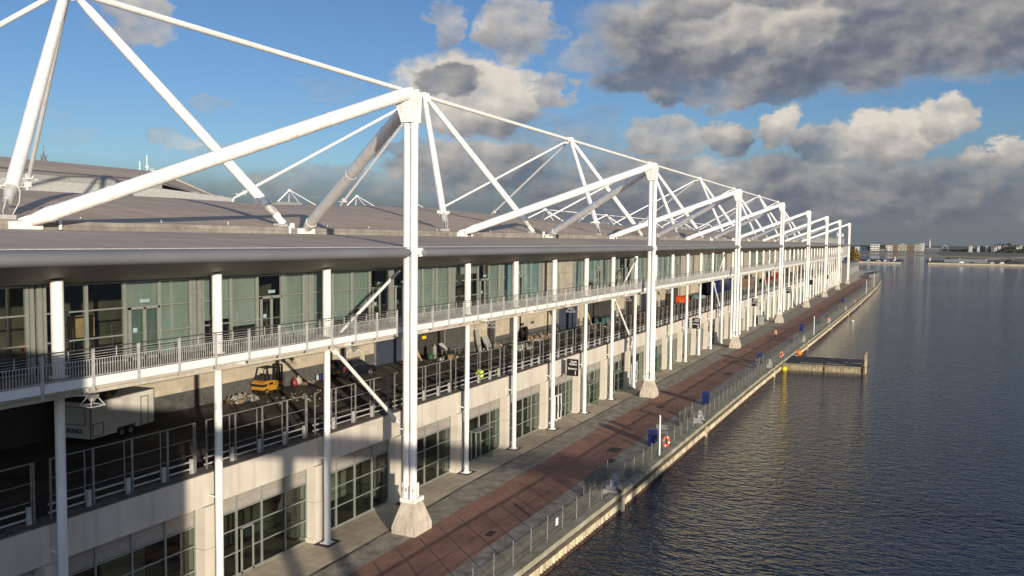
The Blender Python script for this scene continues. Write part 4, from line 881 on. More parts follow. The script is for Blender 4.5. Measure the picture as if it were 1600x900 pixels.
t = thing('estate_car', 'black blue estate car parked on the deck beside the dark blue roller door', 'car', (54.5, 43.2, DZ), R(-1.5))
LW = .86
body = [(0, .42), (.02, .95), (.12, 1.0), (3.0, .98), (3.9, .86), (4.25, .70), (4.3, .35), (4.1, .24), (.2, .24)]
b = MB(); b.extr(body, 'Y', -LW, LW); b.build('body', 'carpaint', t, local=True)
cab = [(.06, .98), (.28, 1.45), (.7, 1.58), (1.9, 1.60), (2.45, 1.50), (3.25, .97)]
b = MB(); n = len(cab); vs = [(x, -LW*.99 if z < 1.1 else -LW*.80, z) for x, z in cab]+[(x, LW*.99 if z < 1.1 else LW*.80, z) for x, z in cab]
b.add(vs, [(i, (i+1) % n, n+(i+1) % n, n+i) for i in range(n)]+[tuple(range(n))[::-1], tuple(range(n, 2*n))]); b.build('cabin', 'carpaint', t, local=True)
for sgn in (-1, 1):
    for x0, x1, xt0, xt1 in ((.30, 1.0, .48, 1.0), (1.08, 1.85, 1.08, 1.85), (1.93, 2.95, 1.93, 2.42)):
        b = MB(); y0, y1 = sgn*(LW*.965), sgn*(LW*.828); b.quad((x0, y0+sgn*.008, 1.06), (x1, y0+sgn*.008, 1.06), (xt1, y1+sgn*.008, 1.47), (xt0, y1+sgn*.008, 1.47)); b.build('side_window', 'glassd', t, local=True)
    for x in (.8, 3.45):
        b = MB(); b.cyl((x, sgn*(LW-.19), .31), (x, sgn*(LW+.01), .31), .31, n=20); w_ = b.build('wheel', 'rubber', t, local=True)
        b = MB(); b.cyl((x, sgn*(LW+.005), .31), (x, sgn*(LW+.02), .31), .07, n=8)
        for k in range(5): a = k*1.2566; b.beam((x, sgn*(LW+.016), .31), (x+.2*math.cos(a), sgn*(LW+.016), .31+.2*math.sin(a)), .05, .02, up=(0, 1, 0))
        b.torus((x, sgn*(LW+.01), .31), .2, .02, (0, 1, 0), 18, 6); b.build('rim', 'chrome', w_, local=True)
    b = MB(); b.box(-.02, .1, sgn*.78-.07, sgn*.78+.07, .7, 1.15); b.build('tail_light', 'red', t, local=True)
    b = MB(); b.box(2.75, 2.95, sgn*.9-.07, sgn*.9+.07, 1.0, 1.13); b.build('mirror', 'carpaint', t, local=True)
b = MB(); b.quad((.10, -.62, 1.08), (.10, .62, 1.08), (.25, .56, 1.42), (.25, -.56, 1.42)); b.build('rear_window', 'glassd', t, local=True)
b = MB(); b.box(-.03, .02, -.26, .26, .6, .72); b.build('number_plate', 'forky', t, local=True)

t = thing('forklift_truck', 'amber forklift truck with black mast standing by the deck wall', 'forklift', (46.2, 44.1, DZ), R(2))
b = MB(); b.extr([(0, .42), (.05, .95), (.35, 1.08), (1.15, 1.02), (1.35, .62), (1.75, .60), (2.05, .85), (2.2, .80), (2.2, .35), (1.5, .28), (.75, .30), (.55, .42)], 'Y', -.55, .55); b.build('body', 'forky', t, local=True)
b = MB(); b.box(-.015, .5, -.56, .56, .66, .84); b.box(.1, .62, -.50, .5, .18, .42); b.box(.7, 1.15, -.556, -.54, .72, .9); b.build('side_band', 'black', t, local=True)
b = MB()
for sgn in (-1, 1): b.beam((.35, sgn*.48, 1.05), (.62, sgn*.44, 2.0), .06, .06); b.beam((1.95, sgn*.48, .8), (1.6, sgn*.44, 2.0), .06, .06); b.beam((.6, sgn*.44, 2.0), (1.62, sgn*.44, 2.0), .06, .06)
for k in range(6): b.beam((.62+k*.2, -.44, 2.02), (.62+k*.2, .44, 2.02), .04, .03)
b.build('overhead_guard', 'black', t, local=True)
b = MB(); b.box(.75, 1.2, -.25, .25, 1.0, 1.15); b.box(.68, .8, -.25, .25, 1.1, 1.55); b.build('seat', 'black', t, local=True)
b = MB(); b.cyl((.35, -.28, 1.28), (.35, .28, 1.28), .20, n=14); b.build('gas_cylinder', 'rubber', t, local=True)
b = MB(); b.torus((1.55, 0, 1.3), .15, .02, (-.6, 0, 1), 14, 6); b.cyl((1.7, 0, .9), (1.56, 0, 1.3), .025, n=6); b.build('steering_wheel', 'black', t, local=True)
b = MB()
for sgn in (-1, 1): b.box(2.3, 2.42, sgn*.38-.05, sgn*.38+.05, .1, 2.05); b.box(2.24, 2.30, sgn*.25-.04, sgn*.25+.04, .1, 1.9)
for z in (.3, .9, 2.0): b.box(2.3, 2.4, -.4, .4, z, z+.09)
for k in range(5): b.box(2.46, 2.5, -.5+k*.24, -.46+k*.24, .3, 1.5)
b.box(2.44, 2.5, -.5, .5, .3, .42); b.build('lift_mast', 'black', t, local=True)
for sgn in (-1, 1):
    b = MB(); b.box(2.5, 3.5, sgn*.25-.05, sgn*.25+.05, .08, .12); b.build('fork', 'black', t, local=True)
    for x, rr in ((.45, .24), (1.9, .32)):
        b = MB(); b.cyl((x, sgn*.40, rr), (x, sgn*.60, rr), rr, n=18); w_ = b.build('wheel', 'rubber', t, local=True)
        b = MB(); b.cyl((x, sgn*.60, rr), (x, sgn*.61, rr), rr*.5, n=12); b.build('hub', 'forky', w_, local=True)

def heap(name, label, cat, x, y, rx, ry, h, n, mats, seed, sz=.22):
    rnd = random.Random(seed); b = MB()
    for k in range(n):
        a = rnd.random()*6.28; q_ = math.sqrt(rnd.random()); px, py = q_*rx*math.cos(a), q_*ry*math.sin(a); pz = (1-q_)*h*rnd.uniform(.5, 1)+.03
        s_ = sz*rnd.uniform(.4, 1.3); m_ = Matrix.Rotation(rnd.random()*6, 3, Vector((rnd.random(), rnd.random(), rnd.random())).normalized())
        vs = [Vector((px, py, pz))+m_ @ Vector((dx*s_*rnd.uniform(.5, 1.2), dy*s_*rnd.uniform(.5, 1.2), dz*s_*rnd.uniform(.15, .6))) for dz in (-1, 1) for dy in (-1, 1) for dx in (-1, 1)]
        b.add(vs, [(0, 2, 3, 1), (4, 5, 7, 6), (0, 1, 5, 4), (2, 6, 7, 3), (0, 4, 6, 2), (1, 3, 7, 5)], rnd.randrange(len(mats)))
    o = b.build(name, mats); o.location = (x, y, DZ); o['kind'] = 'stuff'; o['label'] = label; o['category'] = cat; return o
heap('rubbish_heap', 'heap of pale torn bags and litter behind the forklift', 'rubbish', 44.2, 43.6, 1.3, .7, .5, 50, ['fibre', 'wallg', 'cardb', 'fibre'], 3)
heap('litter_scatter', 'scraps of litter strewn on the deck before the forklift', 'rubbish', 47.5, 40.8, 3.2, 1.8, .03, 40, ['fibre', 'wallg', 'cardb'], 4, .10)
heap('rubbish_heap', 'small heap of scraps beside the red bag', 'rubbish', 52.0, 44.3, .9, .5, .12, 22, ['fibre', 'cardb'], 5, .14)
heap('rubbish_heap', 'wide low heap of broken boards past the black sacks', 'rubbish', 89.6, 40.6, 3.6, 1.0, .35, 90, ['cardb', 'woodl', 'fibre', 'cardb'], 6)
heap('rubbish_heap', 'heap of scraps at the foot of the wall after the leaning panel', 'rubbish', 79.0, 41.2, 2.0, .5, .35, 40, ['fibre', 'wallg', 'cardb', 'fibre'], 8)
heap('rubbish_heap', 'heap of white sheeting near the black sacks on the deck', 'rubbish', 80.4, 38.2, 1.5, .6, .3, 22, ['fibre'], 9, .3)
heap('rubbish_heap', 'tangle of scraps around the gas bottle and cardboard box', 'rubbish', 69.8, 41.5, 2.0, .6, .3, 40, ['fibre', 'wallg', 'cardb', 'galvd'], 10, .15)
heap('litter_scatter', 'scraps scattered far along the deck near the red cover', 'rubbish', 110, 38.6, 9, 1.4, .03, 50, ['fibre', 'cardb', 'wallg'], 11, .13)
def simple(name, lb, cat, loc, fn, mt, rz=0, group=None):
    b = MB(); fn(b); o = b.build(name, mt); o.location = loc; o.rotation_euler = (0, 0, rz); return tag(o, lb, cat, group)
simple('bag', 'red sack slumped beside the forklift mast', 'sack', (50.6, 44.3, DZ), lambda b: (b.sph((0, 0, .28), .28, 12, sc=(.9, .8, 1.1)), b.cyl((0, 0, .55), (.05, 0, .68), .08, .12, n=8)), 'red')
simple('bag', 'white sack next to the red sack on the deck', 'sack', (51.3, 44.5, DZ), lambda b: (b.sph((0, 0, .32), .32, 12, sc=(1, .8, 1.1)), b.cyl((0, 0, .6), (.05, 0, .75), .1, .14, n=8)), 'fibre')
for k in range(3): simple('water_bottle', ['pale blue drum by the dark plinth, leftmost of three', 'dark blue drum by the dark plinth, middle of three', 'blue drum by the dark plinth, rightmost of three'][k], 'drum', (53.6+k*.36, 44.5, DZ), lambda b: (b.cyl((0, 0, 0), (0, 0, .42), .13, n=12), b.cyl((0, 0, .42), (0, 0, .5), .13, .05, n=12)), ['pale', 'navy', 'bluebin'][k])
simple('floor_strip', 'red strip lying on the deck before the car', 'strip', (55.0, 44.4, DZ), lambda b: b.beam((-1.6, 0, .03), (1.0, .3, .03), .12, .05), 'red')
simple('plank', 'long pale plank leaning against the charcoal roller door', 'plank', (67.2, 43.0, DZ), lambda b: b.beam((0, 0, 0), (.5, 1.75, 2.55), .28, .05), 'woodl')
simple('plank', 'darker plank leaning beside the pale plank', 'plank', (66.8, 43.1, DZ), lambda b: b.beam((0, 0, 0), (.55, 1.65, 2.45), .2, .05), 'wood')
simple('gas_bottle', 'grey gas bottle with white cap among the clutter', 'gas bottle', (69.0, 42.6, DZ), lambda b: (b.cyl((0, 0, 0), (0, 0, 1.15), .24, n=14), b.sph((0, 0, 1.15), .24, 12), b.cyl((0, 0, 1.35), (0, 0, 1.5), .08, n=8)), 'galvd')
simple('bag', 'green sack slumped beside the grey gas bottle', 'sack', (68.0, 42.4, DZ), lambda b: b.sph((0, 0, .36), .42, 12, sc=(1, .9, .9)), 'green')
simple('cardboard_box', 'brown cardboard box open in front of the rubbish', 'box', (69.6, 41.0, DZ), lambda b: (b.box(-.35, .35, -.3, .3, 0, .5), b.beam((-.35, -.3, .5), (-.6, -.3, .62), .5, .02)), 'cardb', .3)
simple('board', 'pale square board propped on the table frame', 'board', (71.2, 42.4, DZ+.75), lambda b: b.beam((0, 0, 0), (.2, .75, .55), .95, .04), 'trail', .5)
simple('workbench', 'grey steel bench behind the cardboard box', 'bench', (72.2, 42.6, DZ), lambda b: (b.box(-1.4, 1.4, -.3, .3, .62, .7), [b.box(x, x+.06, y, y+.06, 0, .62) for x in (-1.35, 1.3) for y in (-.28, .22)]), 'galvd')
simple('panel', 'pale grey door panel leaning on the dark plinth', 'panel', (77.6, 40.9, DZ), lambda b: b.beam((0, 0, 0), (.1, .75, 1.45), 1.1, .05), 'plant')
simple('door_leaf', 'tall narrow grey door leaf leaning on the cream wall', 'door leaf', (75.9, 41.2, DZ), lambda b: b.beam((0, 0, 0), (0, .45, 2.35), .75, .05), 'plant')
simple('bin_bags', 'pair of tall black sacks on a trolley before the cream wall', 'sack', (86.7, 41.2, DZ), lambda b: (b.sph((0, 0, .85), .55, 12, sc=(.9, .7, 1.5)), b.sph((.7, .1, 1.0), .45, 12, sc=(.9, .7, 1.6)), b.box(-.5, 1.1, -.4, .4, .05, .15)), 'black')
simple('covered_pallet', 'pallet under a bright orange red sheet on the deck', 'pallet', (158.4, 41.0, DZ), lambda b: b.extr([(-1.9, .05), (-1.7, 1.0), (-.8, 1.35), (.9, 1.25), (1.7, .85), (1.9, .05)], 'Y', -.8, .8), 'orange')
simple('rowing_boat', 'pale blue upturned boat lying on the deck', 'boat', (170, 40.6, DZ), lambda b: b.extr([(-3.4, .1), (-2.2, .55), (0, .8), (2.4, .6), (3.6, .1)], 'Y', -.8, .8), 'pale')
simple('sheeted_crates', 'crates under sea green tarpaulin on the deck between columns', 'crate', (112.5, 40.5, DZ), lambda b: (b.extr([(-2.4, 0), (-2.3, .8), (-1, 1.0), (.4, .7), (2.4, .75), (2.6, 0)], 'Y', -.7, .7)), 'teal')
simple('plank', 'pale plank leaning by the sea green tarpaulin', 'plank', (107.5, 40.6, DZ), lambda b: b.beam((0, 0, 0), (.6, 1.2, 2.5), .25, .06), 'woodl')
t = thing('box_lorry', 'navy blue box lorry with white emblem on the deck beyond the third mast', 'lorry', (174, 37.2, DZ), R(2))
b = MB(); b.box(0, 11, 0, 2.5, 1.0, 3.9); b.build('box_body', 'navy', t, local=True)
b = MB(); b.extr([(11.2, .5), (11.2, 2.7), (11.9, 2.8), (13.2, 1.7), (13.4, .5)], 'Y', .05, 2.45); b.build('cab', 'navy', t, local=True)
b = MB(); b.box(-.02, 0, .9, 1.6, 2.5, 3.2); b.build('emblem', 'signw', t, local=True)
b = MB(); b.box(0, 13, .3, 2.2, .5, .95); b.build('chassis', 'black', t, local=True)
for x in (1.5, 2.7, 12):
    for y in (0, 2.2): b = MB(); b.cyl((x, y, .5), (x, y+.3, .5), .5, n=14); b.build('wheel', 'rubber', t, local=True)
for k, (x, mt_, lb) in enumerate([(212, 'bbrown', 'brown stacked crates on the deck past the lorry'), (222, 'galvd', 'grey wire cages on the deck past the brown crates'), (250, 'red', 'red skip on the deck near the fifth mast'), (262, 'red', 'red cabin on the deck past the red skip')]):
    simple('skip' if k == 2 else ('cabin' if k == 3 else 'crate_stack'), lb, 'skip' if k == 2 else ('cabin' if k == 3 else 'crates'), (x, 38.5, DZ), (lambda b: b.extr([(-2, 0), (-2.6, 1.5), (2.6, 1.5), (2, 0)], 'Y', -1, 1)) if k == 2 else (lambda b: [b.box(-2+a*1.4, -.75+a*1.4, -1, 1, z*.9, z*.9+.82) for a in range(3) for z in range(3)]), mt_)
t = thing('utility_cabinet', 'grey steel cabinet standing between white columns on the promenade', 'cabinet', (180.5, 29.6, 0))
b = MB(); b.box(-.8, .8, -.5, .5, .1, 1.75); b.build('housing', 'plant', t, local=True); b = MB(); b.box(-.84, .84, -.54, .54, 1.75, 1.82); b.build('lid', 'galvd', t, local=True); b = MB(); b.box(-.75, .75, -.45, .45, 0, .1); b.build('plinth', 'concrete', t, local=True)
# upper room furniture
for k, x in enumerate((21.2, 22.0)):
    t = thing('red_chair', ['red backed chair behind the upper glazing, left of a pair', 'red backed chair behind the upper glazing, right of a pair'][k], 'chair', (x, 32.9, 11.96), R(-60), 'red chairs behind the glass')
    b = MB(); b.box(-.25, .25, -.25, .25, .44, .52); b.build('seat', 'red', t, local=True); b = MB(); b.box(-.25, .25, .22, .27, .55, 1.0); b.build('backrest', 'red', t, local=True)
    for a, c in ((-1, -1), (1, -1), (-1, 1), (1, 1)): b = MB(); b.cyl((a*.22, c*.22, 0), (a*.22, c*.22, .44 if c < 0 else .9), .018, n=6); b.build('leg', 'black', t, local=True)
simple('display_board', 'tan display board standing behind the upper glazing', 'board', (24.3, 33.6, 12.9), lambda b: (b.box(-.65, .65, -.03, .03, 0, 1.0), b.box(-.6, -.54, -.03, .03, -.94, 0), b.box(.54, .6, -.03, .03, -.94, 0)), 'woodl', 0)

# ------------------------------------------------------------------ beyond the hall
t = thing('lower_wing', 'low grey clad wing at the far end of the hall', 'building', (392, 30, 0))
b = MB(); b.box(388.2, 452, 26.6, 36, 0, 8.3); b.build('wall', 'galvd', t); b = MB(); b.box(388, 452.3, 26.3, 36.2, 8.3, 8.7); b.build('roof', 'bgrey', t)
for k in range(10): b = MB(); b.box(392+k*6, 396+k*6, 26.55, 26.6, 3.8, 6.4); b.build('louvre', 'plant', t)
t = thing('end_plant_house', 'grey flat roofed plant house above the far end of the hall roof', 'plant house', (455, 48, 0))
b = MB(); b.box(392, 600, 45, 52, 0, 20.3); b.build('wall', 'plant', t); b = MB(); b.box(391, 601, 44.6, 52.2, 20.3, 20.9); b.build('roof', 'galvd', t)
b = MB(); b.box(391.6, 392, 45, 52, 17, 18.2); b.build('dark_band', 'bgrey', t)
for x in (540, 575):
    b = MB(); b.box(x, x+.4, 44.7, 44.9, 20.5, 24.5); b.box(x+.4, x+14, 44.75, 44.8, 21.8, 23.6); o = b.build('banner', 'white2'); tag(o, 'white banner on a pole over the far plant house, nearer one' if x < 560 else 'white banner on a pole over the far plant house, farther one', 'banner')
b = MB(); pts = [(452, 21.6), (470, 18.6), (500, 18.6), (517, 20.3), (517, 34)]
ef = thing('end_hoarding', 'dark boarded fence round the far tip of the promenade', 'fence', (452, 16, 0))
for (x0, y0), (x1, y1) in zip(pts, pts[1:]):
    n_ = max(1, int(math.hypot(x1-x0, y1-y0)/6))
    for k in range(n_):
        b = MB(); a = (x0+(x1-x0)*k/n_, y0+(y1-y0)*k/n_, .9); c = (x0+(x1-x0)*(k+.92)/n_, y0+(y1-y0)*(k+.92)/n_, .9); b.beam(a, c, .12, 1.8); b.build('board_panel', 'bgrey', ef)

def tree(name, lb, x, y, h, r_, mt_, seed, z0=0, n=700, sz=.32, group=None):
    rnd = random.Random(seed); t = thing(name, lb, 'tree', (x, y, z0), 0, group)
    b = MB(); b.cyl((0, 0, 0), (0, 0, h*.45), h*.03, h*.018, n=8)
    cl = []
    for k in range(9):
        a = rnd.random()*6.28; q_ = rnd.uniform(.2, .8)*r_; c = Vector((q_*math.cos(a), q_*math.sin(a), h*rnd.uniform(.4, .85))); b.cyl((0, 0, h*.35), c, h*.014, h*.005, n=5); cl.append((c, r_*rnd.uniform(.35, .55)))
    b.build('trunk', 'bark', t, local=True)
    b = MB()
    for k in range(n):
        c, rr = rnd.choice(cl); d = Vector((rnd.gauss(0, 1), rnd.gauss(0, 1), rnd.gauss(0, .8))).normalized()*rr*rnd.uniform(.5, 1.05); p = c+d; u = Vector((rnd.gauss(0, 1), rnd.gauss(0, 1), rnd.gauss(0, 1))).normalized(); v = u.cross(d).normalized(); s_ = sz*rnd.uniform(.6, 1.4)
        b.quad(p-u*s_, p+v*s_*.6, p+u*s_, p-v*s_*.6)
    b.build('crown', mt_, t, local=True); return t
tree('autumn_tree', 'yellow brown autumn tree beyond the end of the hall', 600, 37.6, 15, 5.0, 'leaf', 1, z0=-.5, n=1500, sz=.5)

# far bank: ground, shore walls, road bridge, airfield
b = MB()
b.extr([(872, 14), (1060, 14), (1060, 900), (872, 900)], 'Z', -3, -.5); b.extr([(872, -2000), (872, -9), (1060, -9), (1060, -2000)], 'Z', -3, -.5); b.extr([(2000, -200), (2000, 1500), (9000, 4000), (9000, -5000), (2300, -1200)], 'Z', -3, -.4); struct(b.build('far_bank', 'land'))
b = MB(); b.extr([(1060, -36), (2000, -40), (2300, -260), (2300, -1600), (1060, -2000)], 'Z', -3, -.35); struct(b.build('airfield', 'grass'))
b = MB(); b.add([(1120, -60, -.33), (2250, -330, -.33), (2250, -370, -.33), (1120, -78, -.33)], [(0, 3, 2, 1)]); struct(b.build('runway', 'concrete'))
for y0, y1, lb in ((14, 130, 'pale quay edge of the far bank left of the lock channel'), (-600, -9, 'pale quay edge of the far bank right of the lock channel')):
    b = MB(); b.box(871.2, 872, y0, y1, WZ-.5, -.35); b.box(871, 874, y0, y1, -.35, -.2); o = b.build('shore_wall', 'sheet'); tag(o, lb, 'quay wall')
t = thing('road_bridge', 'long low dark road bridge crossing before the far dock', 'bridge', (990, 0, 0))
b = MB(); rb = [(150, 5.0), (60, 5.3), (20, 5.6), (-10, 5.4), (-60, 4.8), (-110, 4.2), (-400, 2.6)]
for (y0, z0_), (y1, z1_) in zip(rb, rb[1:]): b.add([(984, y0, z0_-1.3), (984, y1, z1_-1.3), (984, y1, z1_), (984, y0, z0_), (1000, y0, z0_-1.3), (1000, y1, z1_-1.3), (1000, y1, z1_), (1000, y0, z0_)], [(0, 3, 2, 1), (3, 7, 6, 2), (4, 5, 6, 7), (0, 1, 5, 4)])
b.build('deck', 'bridge', t)
b = MB()
for (y0, z0_), (y1, z1_) in zip(rb, rb[1:]): b.beam((983.8, y0, z0_+.9), (983.8, y1, z1_+.9), .15, .15)
b.build('parapet_rail', 'bridge', t)
for y in (120, 90, 60, 22, -12, -40, -64, -88, -112, -140, -170): b = MB(); b.box(987, 997, y-.8, y+.8, WZ-1, 4); b.build('pier', 'concrete', t)
rnd = random.Random(5); cols = ['navy', 'white2', 'bluebin', 'bgrey', 'white2', 'navy', 'galv', 'bluebin', 'black', 'white2', 'navy', 'bluebin', 'red', 'white2', 'navy', 'bgrey', 'galv', 'white2', 'navy', 'black']
cm_ = {}
for k in range(20):
    y = (18+k*2.9) if k < 13 else (-38-(k-13)*8.5); mt_ = cols[k]
    if mt_ not in cm_:
        b = MB(); b.extr([(-2.1, .3), (-2.1, .85), (-1.6, .95), (-1.0, 1.45), (.5, 1.45), (1.2, .95), (2.1, .8), (2.1, .3)], 'Y', -.88, .88); o = b.build('parked_car', mt_); cm_[mt_] = o
    else: o = cm_[mt_].copy(); COL.objects.link(o)
    o.location = (905+rnd.uniform(-6, 6), y, -.5); o.rotation_euler = (0, 0, R(90+rnd.uniform(-8, 8)))
    tag(o, f'{["navy","white","blue","grey","white","navy","pale grey","blue","black","white","navy","blue","red","white","navy","grey","pale grey","white","navy","black"][k]} car, {["1st","2nd","3rd","4th","5th","6th","7th","8th","9th","10th","11th","12th","13th"][k if k < 13 else k-13]} from the lock channel on its {"left" if k < 13 else "right"} bank', 'car', 'cars parked on the far bank')
for k, (y0, y1, mt_) in enumerate([(-24, -62, 'bgrey'), (-78, -88, 'leafd'), (-92, -130, 'plant')]):
    b = MB(); n_ = 10; yc = (y0+y1)/2; hw = abs(y1-y0)/2
    if k: b.extr([(yc+hw*math.cos(math.pi*i/n_), -.5+3.2*math.sin(math.pi*i/n_)) for i in range(n_+1)], 'X', 935, 955)
    else: b.extr([(y0, -.5), (y0, 2.2), (yc, 3.0), (y1, 2.2), (y1, -.5)], 'X', 935, 945)
    o = b.build('storage_shed', mt_); tag(o, ['long grey shed on the far bank beneath the road bridge', 'dark vaulted shed on the far bank beside the grey shed', 'pale vaulted shed on the far bank at the right'][k], 'shed')
# far buildings with window bands
def block(name, lb, y0, y1, h, mt_, x=2200, d=40, rows=None, z0=-.4, roof=None, fl=None):
    t = thing(name, lb, 'building', (x, (y0+y1)/2, z0), 0, 'distant buildings across the far dock')
    b = MB(); b.box(x, x+d, min(y0, y1), max(y0, y1), z0, h); b.build('wall', mt_, t)
    rows = rows or max(1, int((h-z0)/4.2)); ya, yb_ = min(y0, y1), max(y0, y1); nb_ = max(1, int((yb_-ya)/6))
    for r_ in range(rows):
        z = z0+1.3+r_*(h-z0)/rows; b = MB()
        for k in range(nb_): w_ = (yb_-ya)/nb_; b.box(x-.25, x-.05, ya+k*w_+w_*.15, ya+k*w_+w_*.85, z, z+(h-z0)/rows*.45)
        b.build('window_row', 'bwin', t)
    b = MB(); b.box(x-.8, x+d+.8, ya-.8, yb_+.8, h, h+.8); b.build('roof', roof or 'bgrey', t)
    return t
block('campus_block', 'long white banded block, leftmost of the distant buildings', 140, 111, 9.5, 'bwhite', rows=3)
block('office_block', 'small dark block right of the long white banded one', 108, 99, 9, 'bgrey')
block('round_block', 'bright white block with flat roof among the distant buildings', 104.5, 85, 15.5, 'bwhite', x=2180)
t = thing('curved_hall', 'dark low hall with arched roof between the white distant blocks', 'building', (2210, 77, 0), 0, 'distant buildings across the far dock')
b = MB(); b.extr([(77.5+10*math.cos(math.pi*i/10), -.4+11*math.sin(math.pi*i/10)) for i in range(11)], 'X', 2190, 2230); b.build('roof', 'leafd', t)
b = MB(); b.box(2189, 2190, 70, 85, -.4, 4); b.build('front', 'bgrey', t)
block('swept_block', 'white block with red end wall among the distant buildings', 70.5, 56, 14, 'bwhite', roof='bred'); block('red_block', 'narrow red distant block beside the white one', 55.5, 45.5, 15.5, 'bbrown', roof='bred')
for k, (ya, yb_) in enumerate([(44, 38), (36.5, 31), (29.5, 24.5)]): block('student_tower', f'cream distant apartment slab, {["left", "middle", "right"][k]} of three', ya, yb_, [16, 18.5, 16.5][k], 'bcream', rows=5)
for k, (ya, yb_) in enumerate([(23, 17.5), (16, 10)]): block('brick_tower', f'brown distant apartment slab, {["left", "right"][k]} of two', ya, yb_, [17.2, 16.8][k], 'bbrown', rows=5)
for k, (ya, yb_) in enumerate([(8, 3), (1.5, -4), (-5.5, -13.5)]): block('cream_tower', f'pale green cream distant slab, {["left", "middle", "right"][k]} of three before the mast', ya, yb_, [16, 17.5, 20][k], 'bcream' if k != 2 else 'bwhite', rows=5)
block('depot', 'long low grey depot right of the distant slabs', -16, -48, 8, 'bgrey', rows=1)
t = thing('control_mast', 'slim pale tower standing over the distant depot', 'tower', (2250, -25.5, 0))
b = MB(); b.cyl((2250, -25.5, -.4), (2250, -25.5, 24), 1.6, 1.2, n=10); b.build('shaft', 'bwhite', t); b = MB(); b.cyl((2250, -25.5, 24), (2250, -25.5, 30), .7, .3, n=8); b.build('spire', 'bwhite', t)
t = thing('arched_footbridge', 'small white arched structure right of the slim tower', 'bridge', (2200, -57, 0))
b = MB(); b.tube([(2200, -50-i*1.6, 7+7.5*math.sin(math.pi*i/9)) for i in range(10)], .5, 6); b.build('arch', 'bwhite', t); b = MB(); b.box(2198, 2202, -66, -49, 6.6, 7.4); b.build('deck', 'bgrey', t)
for y in (-50.5, -64): b = MB(); b.box(2199, 2201, y-.5, y+.5, -.4, 7); b.build('leg', 'bgrey', t)
block('small_tower', 'small white and red block alone on the right skyline', -107, -114, 14.2, 'bwhite', roof='bred')
for k in range(12):
    ya = -121-k*9.2-rnd.uniform(0, 3); yb_ = ya-rnd.uniform(4, 7.5)
    block('terrace_block', f'{["first", "second", "third", "fourth", "fifth", "sixth", "seventh", "eighth", "ninth", "tenth", "eleventh", "twelfth"][k]} low block from the left in the right hand skyline row', ya, yb_, rnd.uniform(9, 13.5)+k*.3, rnd.choice(['bwhite', 'bcream', 'bbrown', 'bgrey', 'bwhite']), rows=3, x=2350+rnd.uniform(-30, 30))
b = MB(); rnd = random.Random(9)
for k in range(5200):
    y = rnd.uniform(-1500, 330); x = rnd.uniform(2420, 2600); hh = (6+5*math.sin(y*.021)+3*math.sin(y*.09+1)+(6 if y < -150 else 0))*rnd.random()+1; u = Vector((0, rnd.gauss(0, 1), rnd.gauss(0, 1))).normalized(); v = Vector((.3, -u.z, u.y)); s_ = rnd.uniform(1.2, 3.)
    p = Vector((x, y, hh)); b.quad(p-u*s_, p+v*s_, p+u*s_, p-v*s_)
o = b.build('far_treeline', 'leafd'); o['kind'] = 'stuff'; o['label'] = 'dark line of far trees along the horizon'; o['category'] = 'trees'
b = MB()
for k in range(1500):
    y = rnd.uniform(-330, -165); x = rnd.uniform(2150, 2260); hh = 8*math.sin(math.pi*(-y-165)/165)**.4*rnd.random()+.5; u = Vector((0, rnd.gauss(0, 1), rnd.gauss(0, 1))).normalized(); v = Vector((.3, -u.z, u.y)); p = Vector((x, y, hh)); s_ = rnd.uniform(.8, 2.2); b.quad(p-u*s_, p+v*s_, p+u*s_, p-v*s_)
o = b.build('far_copse', 'leafd'); o['kind'] = 'stuff'; o['label'] = 'dark copse at the right end of the skyline'; o['category'] = 'trees'
for x, y, z, r_, lb in [(1500, 71.9, 34, .28, 'thin tall mast on the skyline left of the white blocks'), (1500, 91.5, 23, .22, 'thin short mast on the skyline by the autumn tree')]:
    b = MB(); b.cyl((x, y, 0), (x, y, z), r_, r_*.4, n=6); o = b.build('radio_mast', 'bgrey'); tag(o, lb, 'mast')
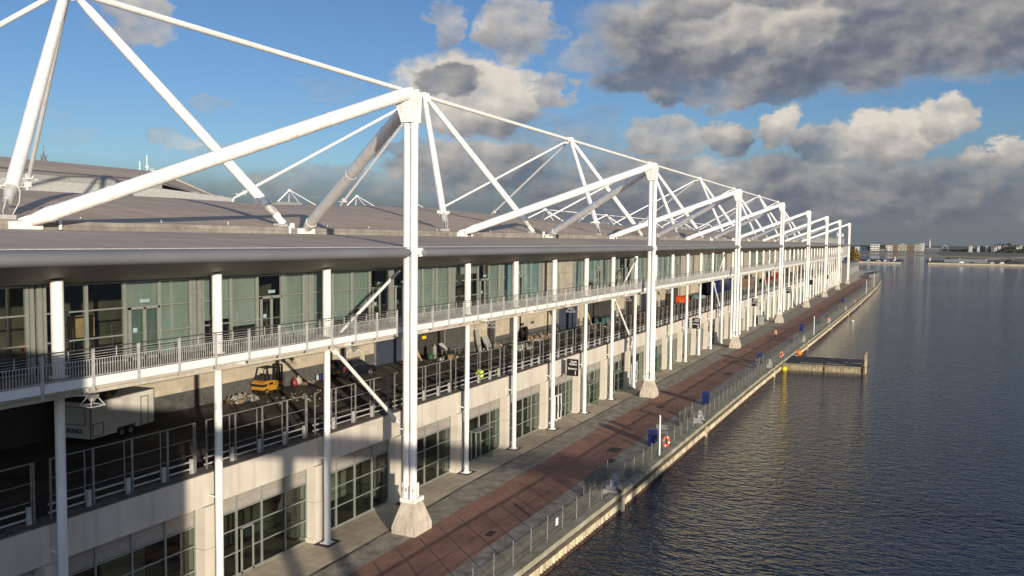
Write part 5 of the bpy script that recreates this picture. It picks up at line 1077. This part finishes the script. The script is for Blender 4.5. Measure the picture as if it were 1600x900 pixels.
# pylon, rooftop aerials, crane behind the roof
t = thing('electricity_pylon', 'dark lattice pylon top showing over the high roof at the left', 'pylon', (270.4, 400, 0))
b = MB(); cx_, cy_ = 270.4, 400
for a, c in ((-1, -1), (1, -1), (1, 1), (-1, 1)): b.beam((cx_+a*4, cy_+c*4, 0), (cx_+a*2.2, cy_+c*2.2, 48), .28, .28); b.beam((cx_+a*2.2, cy_+c*2.2, 48), (cx_, cy_, 61), .25, .25)
z = 30.
while z < 56:
    h_ = 4.; rr = 4-1.8*z/48 if z < 48 else 2.2*(61-z)/13
    for (a, c), (d_, e_) in (((-1, -1), (1, -1)), ((1, -1), (1, 1)), ((1, 1), (-1, 1)), ((-1, 1), (-1, -1))):
        b.beam((cx_+a*rr, cy_+c*rr, z), (cx_+d_*rr, cy_+e_*rr, z+h_), .16, .16); b.beam((cx_+d_*rr, cy_+e_*rr, z), (cx_+a*rr, cy_+c*rr, z+h_), .16, .16)
    z += h_
b.build('lattice', 'bgrey', t)
b = MB(); b.beam((cx_, cy_, 60.5), (cx_, cy_, 62.5), .2, .2, up=(1, 0, 0)); b.build('peak', 'bgrey', t)
t = thing('rooftop_aerials', 'cluster of small white aerials on the crest of the high roof', 'aerials', (101.2, 121, 28.3))
b = MB(); b.cyl((100.0, 122, 28), (100.0, 122, 30.4), .1, n=6); b.build('aerial', 'white', t); b = MB(); b.cyl((101.5, 122, 28), (101.5, 122, 31.6), .08, n=6); b.box(101.3, 101.7, 121.8, 122.2, 29.4, 29.8); b.build('aerial', 'white', t)
b = MB(); b.beam((101.5, 122, 29.2), (103.2, 122, 29.4), .06, .06); b.box(102.2, 103.0, 121.8, 122, 28.5, 29.1); b.build('yagi', 'white', t)
t = thing('tower_crane', 'faint dark crane mast rising behind the roof near the apex frames', 'crane', (600, 313, 0))
b = MB(); b.beam((600, 313, 0), (600, 313, 48), .9, .9, up=(1, 0, 0)); b.build('mast', 'bgrey', t); b = MB(); b.beam((596, 306, 40), (604, 320, 40), .5, .5); b.build('jib', 'bgrey', t)
